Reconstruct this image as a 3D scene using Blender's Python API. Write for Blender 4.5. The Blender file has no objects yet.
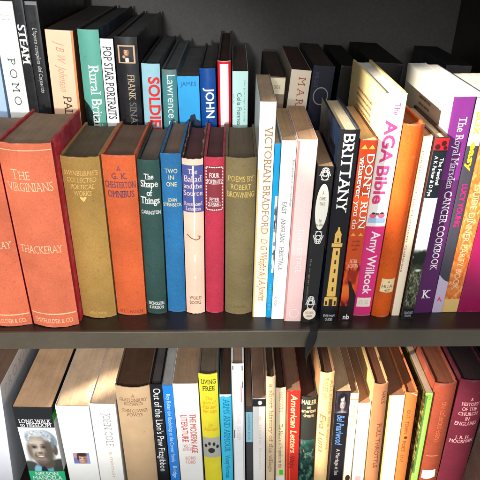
import bpy, bmesh, math, random
from mathutils import Vector
from mathutils.geometry import tessellate_polygon
R = math.radians
scene = bpy.context.scene
COL = scene.collection

# ------------------------------------------------------------------ camera
cam = bpy.data.objects.new('camera', bpy.data.cameras.new('camera'))
COL.objects.link(cam)
cam.location = (0.0, -0.4685, 0.3945)                  # metres; the shelf's front top edge is y = 0, z = 0
cam.rotation_euler = (R(90 - 30.2), 0, R(-0.5))
cam.data.sensor_width = 36
cam.data.lens = 525 / 480 * 36
cam.data.clip_start = 0.01
cam.data.clip_end = 60
scene.camera = cam

# ------------------------------------------------------------------ light
world = bpy.data.worlds.new('World'); scene.world = world
world.use_nodes = True
bg = world.node_tree.nodes['Background']
bg.inputs['Color'].default_value = (0.93, 0.96, 1.0, 1)
bg.inputs['Strength'].default_value = 0.40
def aim(o, target):
    o.rotation_euler = (Vector(target) - o.location).to_track_quat('-Z', 'Y').to_euler()
def area(name, loc, target, sx, sy, watts, col):
    l = bpy.data.lights.new(name, 'AREA'); l.shape = 'RECTANGLE'; l.size = sx; l.size_y = sy
    l.energy = watts; l.color = col
    o = bpy.data.objects.new(name, l); COL.objects.link(o); o.location = loc; aim(o, target); return o
def spot(name, loc, target, deg, blend, watts, radius, col):
    l = bpy.data.lights.new(name, 'SPOT'); l.energy = watts; l.color = col; l.spot_size = R(deg); l.spot_blend = blend; l.shadow_soft_size = radius
    o = bpy.data.objects.new(name, l); COL.objects.link(o); o.location = loc; aim(o, target); return o
area('window_light', (0.0, -1.9, 1.05), (0, 0.05, 0.0), 1.6, 0.8, 23, (1.0, 0.985, 0.96))
spot('left_fill_spot', (-0.17, -1.9, 0.52), (-0.27, 0.1, 0.07), 20.5, .22, 116, .06, (1.0, 0.98, 0.95))  # added fill for the left half; its cone leaves the right side darker
spot('low_sun', (-2.3, -1.55, 1.60), (0.31, 0.03, 0.228), 5.9, .3, 1700, .025, (1.0, 0.92, 0.79))
spot('low_sun_lower', (-2.3, -1.55, 1.20), (0.24, 0.03, -0.22), 4.4, .3, 1350, .025, (1.0, 0.89, 0.73))
spot('sun_streak', (-0.19 - .85 * 2 * .97, 0.068 - .53 * 2 * .97, -0.158 + 2 * .24), (-0.19, 0.068, -0.158), 0.66, .4, 1500, .012, (1.0, 0.9, 0.74))

scene.view_settings.view_transform = 'Standard'
scene.view_settings.look = 'None'
scene.view_settings.exposure = 0.14
scene.view_settings.gamma = 1.0
scene.view_settings.use_curve_mapping = False

# ------------------------------------------------------------------ materials
def lin(c):
    return tuple(((v / 255) / 12.92 if v / 255 <= 0.04045 else ((v / 255 + 0.055) / 1.055) ** 2.4) for v in c)
MATS = {}
class NT:
    def __init__(s, m): s.t = m.node_tree; s.n = s.t.nodes; s.bs = s.n['Principled BSDF']
    def new(s, k, **kw):
        n = s.n.new(k)
        for a, v in kw.items(): setattr(n, a, v)
        return n
    def link(s, a, b): s.t.links.new(a, b)
    def math(s, op, a, b=None):
        n = s.new('ShaderNodeMath', operation=op)
        for i, v in enumerate((a, b)):
            if v is None: continue
            if isinstance(v, (int, float)): n.inputs[i].default_value = v
            else: s.link(v, n.inputs[i])
        return n.outputs[0]
    def noise(s, vec, scale, detail=2, rough=.5, w=None):
        n = s.new('ShaderNodeTexNoise'); n.noise_dimensions = '4D' if w is not None else '3D'
        n.inputs['Scale'].default_value = scale; n.inputs['Detail'].default_value = detail; n.inputs['Roughness'].default_value = rough
        s.link(vec, n.inputs['Vector'])
        if w is not None: s.link(w, n.inputs['W'])
        return n.outputs['Fac']
    def mapping(s, vec, sc):
        n = s.new('ShaderNodeMapping'); n.inputs['Scale'].default_value = sc; s.link(vec, n.inputs['Vector']); return n.outputs[0]
    def ramp(s, f, stops):
        n = s.new('ShaderNodeValToRGB'); e = n.color_ramp.elements
        while len(e) < len(stops): e.new(.5)
        for i, (p, c) in enumerate(stops):
            e[i].position = p; e[i].color = (c, c, c, 1) if isinstance(c, (int, float)) else (*c, 1)
        s.link(f, n.inputs[0]); return n.outputs[0]
    def mix(s, f, a, b, mode='MIX'):
        n = s.new('ShaderNodeMix', data_type='RGBA', blend_type=mode)
        for k, v in ((0, f), (6, a), (7, b)):
            if isinstance(v, (int, float)): n.inputs[k].default_value = v
            elif isinstance(v, tuple): n.inputs[k].default_value = (*v, 1)
            else: s.link(v, n.inputs[k])
        return n.outputs[2]
    def bump(s, h, strength, dist, prev=None):
        n = s.new('ShaderNodeBump'); n.inputs['Strength'].default_value = strength; n.inputs['Distance'].default_value = dist
        s.link(h, n.inputs['Height'])
        if prev is not None: s.link(prev, n.inputs['Normal'])
        return n.outputs[0]

def ends(t):
    """rises at the head, the foot and the two long edges of a book, where cloth and paper get rubbed"""
    sp = t.new('ShaderNodeSeparateXYZ'); t.link(t.new('ShaderNodeTexCoord').outputs['Generated'], sp.inputs[0])
    def rim(o, w): return t.ramp(t.math('ABSOLUTE', t.math('SUBTRACT', o, .5)), [(.5 - w, 0.0), (.5, .2)])
    return t.math('MAXIMUM', rim(sp.outputs[2], .018), t.math('MULTIPLY', rim(sp.outputs[0], .06), .7))

def mat(kind, c):
    key = (kind, tuple(c))
    if key in MATS: return MATS[key]
    m = bpy.data.materials.new(kind + '_%02x%02x%02x' % tuple(int(v) for v in c)); m.use_nodes = True
    t = NT(m); base = lin(c); b = t.bs
    tc = t.new('ShaderNodeTexCoord').outputs['Object']
    rnd = t.math('MULTIPLY', t.new('ShaderNodeObjectInfo').outputs['Random'], 40.0)
    if kind == 'cloth':
        blot = t.ramp(t.noise(tc, 22, 4, .6, rnd), [(.3, .80), (.7, 1.10)])
        speck = t.ramp(t.noise(tc, 260, 2, .6, rnd), [(.28, .80), (.40, 1.0), (.62, 1.0), (.75, 1.12)])
        wv = t.noise(t.mapping(tc, (1, 1, 3)), 520, 1, .5)
        wh = t.noise(t.mapping(tc, (3, 3, 1)), 420, 1, .5)
        weave = t.math('ADD', wv, wh)
        wcol = t.ramp(t.math('MULTIPLY', weave, .5), [(.32, .86), (.66, 1.12)])
        fade = t.ramp(t.noise(tc, 7, 3, .6, rnd), [(.3, .86), (.7, 1.10)])
        col = t.mix(1.0, t.mix(1.0, t.mix(1.0, t.mix(1.0, base, blot, 'MULTIPLY'), speck, 'MULTIPLY'), wcol, 'MULTIPLY'), fade, 'MULTIPLY')
        rub = t.ramp(t.math('ADD', t.noise(tc, 90, 5, .7, rnd), ends(t)), [(.60, 0.0), (.76, .34)])
        pale = tuple(min(1, v * .6 + .06 + .24 * max(base)) for v in base)
        t.link(t.mix(rub, col, pale), b.inputs['Base Color'])
        b.inputs['Roughness'].default_value = .72
        b.inputs['Specular IOR Level'].default_value = .25
        t.link(t.bump(weave, .35, .0003), b.inputs['Normal'])
    elif kind in ('paper', 'gloss'):
        blot = t.ramp(t.noise(tc, 30, 4, .6, rnd), [(.3, .88 if kind == 'paper' else .95), (.7, 1.06 if kind == 'paper' else 1.02)])
        fox = t.ramp(t.noise(tc, 130, 3, .65, rnd), [(.24, .74 if kind == 'paper' else .9), (.36, 1.0)])
        col = t.mix(1.0, t.mix(1.0, base, blot, 'MULTIPLY'), fox, 'MULTIPLY')
        rub = t.ramp(t.math('ADD', t.noise(t.mapping(tc, (1, 1, .3)), 110, 4, .7, rnd), ends(t)), [(.63, 0.0), (.77, .36 if kind == 'paper' else .2)])
        pale = tuple(min(1, v * .5 + .06 + .32 * max(base)) for v in base)
        t.link(t.mix(rub, col, pale), b.inputs['Base Color'])
        if kind == 'gloss':
            t.link(t.ramp(t.noise(tc, 60, 3, .6, rnd), [(.3, .24), (.7, .42)]), b.inputs['Roughness'])
        else: b.inputs['Roughness'].default_value = .55
        b.inputs['Specular IOR Level'].default_value = .4
        t.link(t.bump(t.noise(t.mapping(tc, (1, 1, .25)), 60, 3, .6, rnd), .25, .0012), b.inputs['Normal'])
    elif kind == 'pages':
        leaf = t.noise(t.mapping(tc, (1, .02, .02)), 1500, 3, .7, rnd)          # one line per bundle of leaves
        band = t.noise(t.mapping(tc, (1, .012, .05)), 330, 3, .6, rnd)
        dirt = t.noise(tc, 26, 4, .6, rnd)
        lcol = t.ramp(leaf, [(.3, .88), (.68, 1.06)])
        bcol = t.ramp(band, [(.32, .88), (.5, 1.0), (.7, 1.07)])
        dcol = t.ramp(dirt, [(.3, .76), (.5, 1.0), (.72, 1.2)])
        fine = t.ramp(t.noise(tc, 500, 2, .6, rnd), [(.3, .95), (.7, 1.04)])
        col = t.mix(1.0, t.mix(1.0, t.mix(1.0, t.mix(1.0, base, lcol, 'MULTIPLY'), bcol, 'MULTIPLY'), dcol, 'MULTIPLY'), fine, 'MULTIPLY')
        t.link(col, b.inputs['Base Color']); b.inputs['Roughness'].default_value = .75
        b.inputs['Specular IOR Level'].default_value = .2
        t.link(t.bump(leaf, .3, .0005, t.bump(dirt, .4, .002)), b.inputs['Normal'])
    elif kind == 'foil':                                              # stamped lettering, rubbed away in places
        b.inputs['Base Color'].default_value = (*base, 1); b.inputs['Roughness'].default_value = .4
        wear = t.math('ADD', t.math('MULTIPLY', t.noise(tc, 900, 3, .7, rnd), .6), t.math('MULTIPLY', t.noise(tc, 110, 2, .5, rnd), .4))
        t.link(t.ramp(wear, [(.36, .25), (.50, .95)]), b.inputs['Alpha'])
    elif kind == 'print':
        worn = t.ramp(t.noise(tc, 900, 2, .6, rnd), [(.3, .9), (.6, 1.0)])
        t.link(t.mix(1.0, base, worn, 'MULTIPLY'), b.inputs['Base Color'])
        b.inputs['Roughness'].default_value = .5; b.inputs['Specular IOR Level'].default_value = .3
    elif kind == 'panel':
        big = t.noise(tc, 7, 3, .5); fine = t.noise(tc, 300, 4, .65)
        col = t.mix(1.0, t.mix(1.0, base, t.ramp(big, [(.3, .86), (.7, 1.14)]), 'MULTIPLY'), t.ramp(fine, [(.3, .85), (.7, 1.15)]), 'MULTIPLY')
        scuff = t.ramp(t.noise(t.mapping(tc, (1, 1, .2)), 60, 5, .75), [(.62, 0.0), (.8, .3)])
        t.link(t.mix(scuff, col, tuple(v + .06 for v in base)), b.inputs['Base Color'])
        b.inputs['Roughness'].default_value = .62; b.inputs['Specular IOR Level'].default_value = .3
        t.link(t.bump(fine, .1, .0004), b.inputs['Normal'])
    elif kind == 'board':
        big = t.noise(tc, 9, 4, .6)
        fine = t.noise(t.mapping(tc, (.25, 1, 1)), 420, 3, .6)
        col = t.mix(1.0, t.mix(1.0, base, t.ramp(big, [(.3, .8), (.7, 1.2)]), 'MULTIPLY'), t.ramp(fine, [(.3, .95), (.7, 1.05)]), 'MULTIPLY')
        dust = t.ramp(t.noise(tc, 160, 5, .75), [(.58, 0.0), (.74, .25)])
        t.link(t.mix(dust, col, tuple(min(1, v + .10) for v in base)), b.inputs['Base Color'])
        t.link(t.ramp(t.noise(tc, 40, 4, .6), [(.3, .26), (.7, .44)]), b.inputs['Roughness'])
        b.inputs['Specular IOR Level'].default_value = .55
        t.link(t.bump(fine, .05, .0004, t.bump(big, .15, .003)), b.inputs['Normal'])
    MATS[key] = m
    return m

# ------------------------------------------------------------------ mesh helpers
def link_mesh(name, verts, faces, mats, parent=None, midx=None, sharp=None, smooth=False):
    me = bpy.data.meshes.new(name); me.from_pydata(verts, [], faces)
    bm = bmesh.new(); bm.from_mesh(me)
    if sharp is not None:
        bmesh.ops.recalc_face_normals(bm, faces=bm.faces)
        for f in bm.faces: f.smooth = True
        for e in bm.edges:
            if len(e.link_faces) != 2 or e.calc_face_angle(0) > sharp: e.smooth = False
    bm.to_mesh(me); bm.free()
    for m in mats: me.materials.append(m)
    if midx: me.polygons.foreach_set('material_index', midx)
    o = bpy.data.objects.new(name, me); COL.objects.link(o)
    if parent: o.parent = parent
    return o
def bevel(o, w, seg=2):
    md = o.modifiers.new('bevel', 'BEVEL'); md.width = w; md.segments = seg; md.limit_method = 'ANGLE'; md.angle_limit = R(40)

def box_mesh(name, lo, hi, m, parent, bev=0):
    (x0, y0, z0), (x1, y1, z1) = lo, hi
    v = [(x, y, z) for z in (z0, z1) for y in (y0, y1) for x in (x0, x1)]
    f = [(0, 2, 3, 1), (4, 5, 7, 6), (0, 1, 5, 4), (2, 6, 7, 3), (0, 4, 6, 2), (1, 3, 7, 5)]
    o = link_mesh(name, v, f, [m], parent, sharp=R(30))
    if bev: bevel(o, bev, 3)
    return o

FOIL = ('title', 'author', 'publisher_mark', 'rule_line', 'heart_ornament')
# ------------------------------------------------------------------ lettering
_metrics = {}
def raw_text(s, wt=0.0, track=1.0):
    cu = bpy.data.curves.new('lettering', 'FONT'); cu.body = s; cu.size = 1; cu.resolution_u = 3; cu.offset = wt; cu.space_character = track
    o = bpy.data.objects.new('lettering', cu); COL.objects.link(o)
    dg = bpy.context.evaluated_depsgraph_get(); dg.update()
    me = o.evaluated_get(dg).to_mesh()
    v = [(p.co.x, p.co.y) for p in me.vertices]; f = [tuple(p.vertices) for p in me.polygons]
    o.evaluated_get(dg).to_mesh_clear(); COL.objects.unlink(o); bpy.data.objects.remove(o); bpy.data.curves.remove(cu)
    return v, f
def heights():
    if not _metrics:
        for k, ch in (('cap', 'H'), ('x', 'x')):
            v, f = raw_text(ch); _metrics[k] = max(p[1] for p in v)
    return _metrics
def text_shape(s, wt=0.0, serif=0, ital=0.0, track=1.0, caps=0):
    """flat lettering: vertices, faces; x from 0 to its width, cap height 1"""
    H = heights(); cap = H['cap']
    if 'M' in s: wt = min(wt, 0)                                     # a widened M closes up in this fount
    v, f = raw_text(s, wt, track)
    if caps and len(s) > 1 and not s.isupper():                     # small capitals
        v, f = raw_text(s[0], wt); w0 = max(p[0] for p in v)
        v2, f2 = raw_text(s[1:].upper(), wt)
        n = len(v); v = v + [(p[0] * .82 + w0 + .06, p[1] * .82) for p in v2]; f = f + [tuple(i + n for i in q) for q in f2]
    if serif:
        cnt = {}
        for q in f:
            for a, b in zip(q, q[1:] + q[:1]):
                k = (min(a, b), max(a, b)); cnt[k] = cnt.get(k, 0) + 1
        add = []
        xs = [0.0, cap, H['x']] if not caps else [0.0, cap, cap * .82]
        ends = {}
        for (a, b), n in cnt.items():
            if n != 1: continue
            (x0, y0), (x1, y1) = v[a], v[b]
            if abs(y0 - y1) > .006 or not .02 < abs(x0 - x1) < .2: continue
            for yy in xs:
                if abs(y0 - yy) < .02 + abs(wt): add.append((min(x0, x1), max(x0, x1), y0, 1 if yy == 0 else -1)); break
        for x0, x1, y, sg in add:
            e = .095; n = len(v)
            v += [(x0 - e, y), (x1 + e, y), (x1 + e * .9, y + sg * .04), (x1, y + sg * .08), (x0, y + sg * .08), (x0 - e * .9, y + sg * .04)]
            f.append(tuple(range(n, n + 6)))
    v = [((x + ital * y), y) for x, y in v]
    if not v: return [], [], 1
    x0 = min(p[0] for p in v); x1 = max(p[0] for p in v)
    return [((x - x0) / cap, y / cap) for x, y in v], f, (x1 - x0) / cap

# ------------------------------------------------------------------ printed pictures (flat colour prints on a spine or a cover)
import numpy as np
def vnoise(X, Y, seed, f):
    r = np.random.RandomState(seed); out = 0; amp = 1; tot = 0
    for k in range(4):
        g = r.rand(96, 96); x = (X * f) % 95; y = (Y * f) % 95
        xi = x.astype(int); yi = y.astype(int); fx = x - xi; fy = y - yi
        fx = fx * fx * (3 - 2 * fx); fy = fy * fy * (3 - 2 * fy); n = lambda a, b: g[(yi + b) % 96, (xi + a) % 96]
        out = out + amp * ((n(0, 0) * (1 - fx) + n(1, 0) * fx) * (1 - fy) + (n(0, 1) * (1 - fx) + n(1, 1) * fx) * fy)
        tot += amp; amp *= .55; f *= 2.1
    return out / tot
class Pic:
    def __init__(s, nx, ny, base):
        s.X, s.Y = np.meshgrid(np.linspace(0, 1, nx), np.linspace(0, 1, ny)); s.c = np.zeros((ny, nx, 3)) + np.array(base, float)
    def blend(s, col, a): s.c = s.c * (1 - a[..., None]) + np.array(col, float) * a[..., None]
    def e(s, col, cx, cy, rx, ry, soft=.2, al=1.0, rot=0):
        q = R(rot); x = (s.X - cx) * math.cos(q) + (s.Y - cy) * math.sin(q); y = -(s.X - cx) * math.sin(q) + (s.Y - cy) * math.cos(q)
        d = np.sqrt((x / rx) ** 2 + (y / ry) ** 2); s.blend(col, np.clip((1 - d) / soft + .5, 0, 1) * al)
    def n(s, col, seed, f, lo, hi, y0=0, y1=1, soft=.03, fy=1):
        m = np.clip((vnoise(s.X, s.Y * fy, seed, f) - lo) / (hi - lo), 0, 1) * np.clip((s.Y - y0) / soft, 0, 1) * np.clip((y1 - s.Y) / soft, 0, 1); s.blend(col, m)
    def band(s, col, y0, y1, soft=.05): s.blend(col, np.clip((s.Y - y0) / soft, 0, 1) * np.clip((y1 - s.Y) / soft, 0, 1))
def face(p, cx, cy, w, h, skin, dark, light, eye=(50, 42, 40), lip=(110, 70, 66)):
    sk = np.array(skin, float); E = p.e
    E(sk, cx, cy, w, h, .12); E(light, cx - .22 * w, cy - .35 * h, .5 * w, .36 * h, .9, .75); E(light, cx - .3 * w, cy + .18 * h, .3 * w, .2 * h, .9, .7); E(light, cx + .36 * w, cy + .16 * h, .24 * w, .18 * h, .9, .55)
    E(dark, cx + .72 * w, cy + .1 * h, .36 * w, .8 * h, .8, .75); E(dark, cx - .9 * w, cy + .2 * h, .2 * w, .6 * h, .9, .5); E(dark, cx, cy + .95 * h, .7 * w, .2 * h, .9, .6)
    for sg in (-1, 1):
        x = cx - .05 * w + sg * .38 * w
        E(dark, x, cy - .12 * h, .27 * w, .12 * h, .9, .8); E(eye, x, cy - .1 * h, .15 * w, .045 * h, .5); E(dark, x, cy - .26 * h, .25 * w, .04 * h, .8, .8)
    E(light, cx - .06 * w, cy + .08 * h, .09 * w, .22 * h, .9, .8); E(dark, cx - .04 * w, cy + .27 * h, .22 * w, .07 * h, .8, .8)
    E(dark, cx - .45 * w, cy + .4 * h, .08 * w, .2 * h, .9, .6, 20); E(dark, cx + .35 * w, cy + .4 * h, .08 * w, .2 * h, .9, .6, -20)
    E(lip, cx - .04 * w, cy + .52 * h, .36 * w, .1 * h, .5); E((236, 230, 222), cx - .04 * w, cy + .5 * h, .26 * w, .05 * h, .6)
def pic_elder(p):
    p.n((232, 234, 235), 3, 4, .4, .8)
    p.e((70, 76, 74), .08, 1.12, .36, .36, .1); p.e((62, 64, 58), .96, 1.06, .38, .36, .1); p.n((50, 54, 52), 5, 9, .5, .7, .82)
    p.e((140, 196, 220), .45, 1.0, .27, .2, .1); p.e((108, 166, 194), .63, .9, .1, .17, .2); p.e((92, 82, 74), .57, .8, .23, .14, .25)
    p.e((36, 44, 58), .47, 1.02, .1, .12, .2); p.e((30, 38, 52), .46, .94, .07, .06, .2)
    p.e((136, 146, 152), .62, .31, .36, .26, .12); p.e((90, 80, 72), .88, .5, .07, .12, .3)
    face(p, .47, .47, .34, .36, (156, 140, 124), (86, 74, 65), (212, 200, 186), (34, 29, 27))
    for y in (.23, .27): p.e((120, 106, 94), .44, y, .2, .008, .9, .5)
    p.e((196, 184, 170), .38, .34, .12, .05, .9, .8); p.e((84, 74, 64), .7, .6, .12, .26, .9, .5)
    p.e((192, 200, 204), .44, .12, .31, .075, .3); p.e((168, 180, 186), .72, .19, .13, .1, .5); p.e((110, 122, 130), .84, .34, .05, .14, .6, .9); p.e((150, 160, 166), .17, .23, .05, .09, .6)
    rr = random.Random(5)
    for k in range(120):
        q = R(rr.uniform(150, 372)); d_ = rr.uniform(.72, 1.02); cu = rr.choice([(124, 134, 140), (232, 236, 238), (150, 160, 166), (206, 212, 216)])
        p.e(cu, .47 + .35 * d_ * math.cos(q), .27 + .19 * d_ * math.sin(q), rr.uniform(.015, .035), rr.uniform(.008, .016), .9, .5, rr.uniform(-60, 60))
def pic_small_face(p):
    p.e((196, 150, 156), .1, .25, .3, .4, .3); p.e((110, 124, 180), .1, .85, .3, .4, .3); p.e((150, 160, 206), .9, .8, .3, .5, .3)
    face(p, .55, .56, .26, .44, (216, 168, 144), (150, 100, 84), (244, 208, 188)); p.e((66, 44, 38), .55, .14, .3, .2, .3); p.e((66, 44, 38), .28, .4, .06, .3, .5)
def pic_singer(p):
    p.n((44, 40, 40), 2, 4, .4, .7); p.e((20, 20, 24), .5, 1.02, .46, .4, .15); p.e((232, 228, 220), .52, .86, .13, .22, .2); p.e((14, 14, 16), .52, .68, .1, .04, .3)
    face(p, .5, .36, .19, .24, (214, 158, 122), (120, 76, 56), (246, 204, 170)); p.e((48, 32, 26), .5, .14, .2, .09, .3); p.e((206, 150, 116), .3, .66, .11, .1, .3)
def pic_woman(p):
    p.n((60, 52, 60), 4, 5, .4, .7); p.e((24, 20, 26), .52, .46, .36, .44, .3); p.e((120, 116, 122), .5, 1.04, .4, .16, .3); p.e((150, 140, 140), .52, .84, .1, .16, .3)
    face(p, .52, .5, .22, .33, (190, 180, 178), (90, 80, 84), (226, 220, 218)); p.e((24, 20, 26), .44, .2, .2, .1, .4, 1, -18); p.e((24, 20, 26), .7, .3, .07, .18, .4, 1, -14); p.e((24, 20, 26), .3, .42, .05, .2, .5)
def pic_landscape(p):
    p.band((196, 228, 236), -.2, .5, .2); p.n((252, 253, 252), 6, 3, .35, .6, .08, .5, .1); p.e((250, 252, 250), .2, .36, .6, .12, .7)
    p.band((60, 66, 44), .5, 1.1, .04); p.n((24, 32, 22), 9, 5, .36, .46, .42, .6, .05, 3); p.e((22, 30, 22), .7, .5, .5, .06, .4); p.e((22, 30, 22), .25, .53, .3, .035, .4)
    p.n((150, 152, 128), 12, 9, .52, .66, .58, 1.1, .05, 4); p.n((30, 34, 24), 14, 7, .5, .62, .56, 1.1, .05, 4); p.n((110, 112, 84), 18, 16, .55, .7, .6, 1.1, .05, 4); p.e((214, 220, 210), .6, .62, .24, .012, .6); p.band((20, 20, 18), .95, 1.2, .05)
def pic_abstract(p):
    p.n((24, 60, 54), 21, 4, .3, .5, 0, 1.2, .1, 3); p.n((84, 140, 120), 22, 5, .52, .66, .1, 1.2, .1, 3); p.n((18, 40, 36), 23, 8, .54, .66, .1, 1.2, .1, 3); p.n((128, 124, 112), 24, 4, .55, .7, 0, .24, .08, 2); p.n((190, 120, 96), 25, 7, .66, .72, 0, .4, .08, 2)
def pic_sunset(p):
    p.band((230, 90, 34), -.2, .55, .3); p.band((206, 52, 22), .45, 1.2, .3); p.e((240, 140, 40), .2, .62, .6, .16, .9, .6); p.n((150, 40, 20), 31, 4, .5, .62, .15, .5, .06, .6); p.n((110, 30, 18), 33, 9, .52, .62, .0, .22, .05, .8); p.n((60, 22, 16), 35, 5, .4, .56, .8, 1.2, .1)
def pic_mottle(p):
    p.n((200, 100, 40), 41, 4, .42, .62, -1, 2, .1, 6); p.n((240, 166, 100), 42, 7, .52, .68, -1, 2, .1, 6); p.n((190, 96, 44), 43, 16, .55, .7, -1, 2, .1, 6)
def pic_olive(p):
    p.n((70, 62, 34), 51, 4, .35, .55, -1, 2, .1, 6); p.n((186, 174, 96), 52, 6, .55, .7, -1, 2, .1, 6); p.n((40, 36, 24), 53, 9, .55, .66, -1, 2, .1, 6); p.n((176, 150, 60), 54, 3, .55, .7, 0, .3, .1, 6)
def pic_harbour(p):
    p.n((190, 120, 70), 61, 5, .45, .6, -1, 2, .1, 4); p.n((230, 200, 160), 62, 8, .55, .7, -1, 2, .1, 4); p.n((60, 70, 90), 63, 6, .5, .65, -1, 2, .1, 4)
def art_material():
    if 'art' not in MATS:
        m = bpy.data.materials.new('colour_print'); m.use_nodes = True; t = NT(m)
        at = t.new('ShaderNodeAttribute', attribute_name='print_colour'); t.link(at.outputs['Color'], t.bs.inputs['Base Color'])
        t.bs.inputs['Roughness'].default_value = .45; t.bs.inputs['Specular IOR Level'].default_value = .3; MATS['art'] = m
    return MATS['art']
def picture(part, fn, base, nx, ny, pts, parent):
    """pts(i, j) gives the place of the print's point with i across and j down, both 0..1"""
    p = Pic(nx, ny, base); globals()['pic_' + fn](p)
    v = [pts(i / (nx - 1), j / (ny - 1)) for j in range(ny) for i in range(nx)]
    f = [(j * nx + i, (j + 1) * nx + i, (j + 1) * nx + i + 1, j * nx + i + 1) for j in range(ny - 1) for i in range(nx - 1)]
    o = link_mesh(part, v, f, [art_material()], parent)
    at = o.data.attributes.new('print_colour', 'FLOAT_COLOR', 'POINT')
    c = np.clip(p.c.reshape(-1, 3) / 255, 0, 1); c = np.where(c <= .04045, c / 12.92, ((c + .055) / 1.055) ** 2.4)
    at.data.foreach_set('color', np.concatenate([c, np.ones((len(c), 1))], 1).astype(np.float32).ravel())
    return o

def clip(poly, c):
    """split a convex polygon at x = c: (left piece, right piece)"""
    left, right = [], []
    for (x0, y0), (x1, y1) in zip(poly, poly[1:] + poly[:1]):
        if x0 <= c: left.append((x0, y0))
        if x0 >= c: right.append((x0, y0))
        if (x0 - c) * (x1 - c) < 0:
            q = (c, y0 + (y1 - y0) * (c - x0) / (x1 - x0)); left.append(q); right.append(q)
    return left, right

# ------------------------------------------------------------------ one book
def build_book(B, name, group):
    w, d, h = B['size']; hard = B['kind'] == 'hard'; bulge = max(B['bulge'], .0004)
    rng = random.Random(B['label'])
    root = bpy.data.objects.new(name, None); COL.objects.link(root)
    root.empty_display_size = .02
    root.location = B['loc']; root.rotation_euler = (0, B['lean'], 0)
    root['label'] = B['label']; root['category'] = 'book'; root['group'] = group
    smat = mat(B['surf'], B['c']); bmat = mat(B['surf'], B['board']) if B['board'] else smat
    pmat = mat('pages', B['pg'])  # page colours hold age and, on the upper shelf, painted-in shade too
    cloth = B['surf'] == 'cloth'
    tb = (.0026 if cloth else .0024) if hard else .00045              # board thickness
    tb = min(tb, w * .16)
    hw = w / 2
    shoulder = min(.0012, w * .05) if hard else .0003
    def S(u):                                                        # spine surface, u across in metres
        return bulge * min(1.0, (u / hw) ** 2) if hard else .0004 * min(1.0, abs(u / hw) ** 6)
    # outer path of the case: spine arc, then the joint and a board on each side
    N = 14
    ts = .0011 if hard else .0004
    arc = [(hw - shoulder * .35) * (2 * i / N - 1 if hard else math.copysign(1 - (1 - abs(2 * i / N - 1)) ** 1.7, 2 * i / N - 1)) for i in range(N + 1)]
    so_ = [(x, S(x)) for x in arc]
    si_ = [(x * (hw - ts) / hw, S(x) + ts) for x in arc]
    def case(part, outer, inner, zlo, zhi, m, parent):
        n = len(outer); v = []; f = []
        NZ = 14 if part == 'spine' else 1
        for j in range(NZ + 1):
            for k, (x, y) in enumerate(outer): v.append((x, y, zlo[k] + (zhi[k] - zlo[k]) * j / NZ))
        o2 = len(v)
        for j in range(NZ + 1):
            for k, (x, y) in enumerate(inner): v.append((x, y, zlo[k] + (zhi[k] - zlo[k]) * j / NZ))
        for j in range(NZ):
            for k in range(n - 1):
                a = j * n + k
                f.append((a, a + 1, a + n + 1, a + n)); f.append((o2 + a, o2 + a + n, o2 + a + n + 1, o2 + a + 1))
            for k in (0, n - 1):
                a = j * n + k; q = (a, a + n, o2 + a + n, o2 + a); f.append(q if k == 0 else q[::-1])
        for k in range(n - 1):
            f.append((k, o2 + k, o2 + k + 1, k + 1)); a = NZ * n + k; f.append((a, a + 1, o2 + a + 1, o2 + a))
        return link_mesh(part, v, f, [m], parent, sharp=R(38))
    fray = B['fray']
    def jag(k, amp): return rng.uniform(-1, .7) * amp
    zl = [max(0, -0.0 + (abs(jag(k, .0007 * fray)) if fray else 0)) for k in range(N + 1)]
    zh = [h - (abs(jag(k, .0008 * fray)) if fray else 0) + (.0006 * (1 - (2 * k / N - 1) ** 2) if cloth else 0) for k in range(N + 1)]
    spine = case('spine', so_, si_, zl, zh, smat, root)
    gy = bulge + (.0042 if hard else .0)                              # joint groove
    sq = .0026 if hard else 0.0
    for sgn in (-1, 1):
        if hard:
            o_ = [(sgn * (hw - shoulder * .35), S(hw) + .0004), (sgn * (hw - shoulder * .4), gy - .0020), (sgn * (hw - shoulder - .0002), gy), (sgn * hw, gy + .0028), (sgn * (hw + .0), d * .5), (sgn * hw, d)]
            i_ = [(sgn * (hw - ts - shoulder * .4), S(hw) + .0006), (sgn * (hw - ts - shoulder * .5), gy - .0020), (sgn * (hw - shoulder - ts), gy), (sgn * (hw - tb), gy + .0028), (sgn * (hw - tb), d * .5), (sgn * (hw - tb), d)]
        else:
            o_ = [(sgn * hw, .0007), (sgn * hw, .003), (sgn * hw, .006), (sgn * hw, d * .5), (sgn * hw, d)]
            i_ = [(sgn * (hw - tb), .0010), (sgn * (hw - tb), .003), (sgn * (hw - tb), .006), (sgn * (hw - tb), d * .5), (sgn * (hw - tb), d)]
        if sgn < 0: o_, i_ = o_[::-1], i_[::-1]
        n = len(o_)
        case('cover', o_, i_, [0] * n, [h - (abs(jag(0, .0003)) if fray else 0)] * n, bmat, root)
    # page block, rounded like the spine, hollow at the fore edge; its top edge is not perfectly level
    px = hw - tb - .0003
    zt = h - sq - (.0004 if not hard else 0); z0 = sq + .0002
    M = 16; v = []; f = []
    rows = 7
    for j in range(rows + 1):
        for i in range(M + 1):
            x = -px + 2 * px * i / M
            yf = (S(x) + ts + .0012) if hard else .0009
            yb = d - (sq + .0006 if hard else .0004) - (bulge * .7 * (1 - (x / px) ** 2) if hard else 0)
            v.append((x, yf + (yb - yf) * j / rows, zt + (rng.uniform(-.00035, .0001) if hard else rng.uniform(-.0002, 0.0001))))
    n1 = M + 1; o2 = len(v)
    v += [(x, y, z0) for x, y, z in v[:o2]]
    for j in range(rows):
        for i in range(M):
            a = j * n1 + i; f.append((a, a + 1, a + n1 + 1, a + n1)); f.append((o2 + a, o2 + a + n1, o2 + a + n1 + 1, o2 + a + 1))
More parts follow.
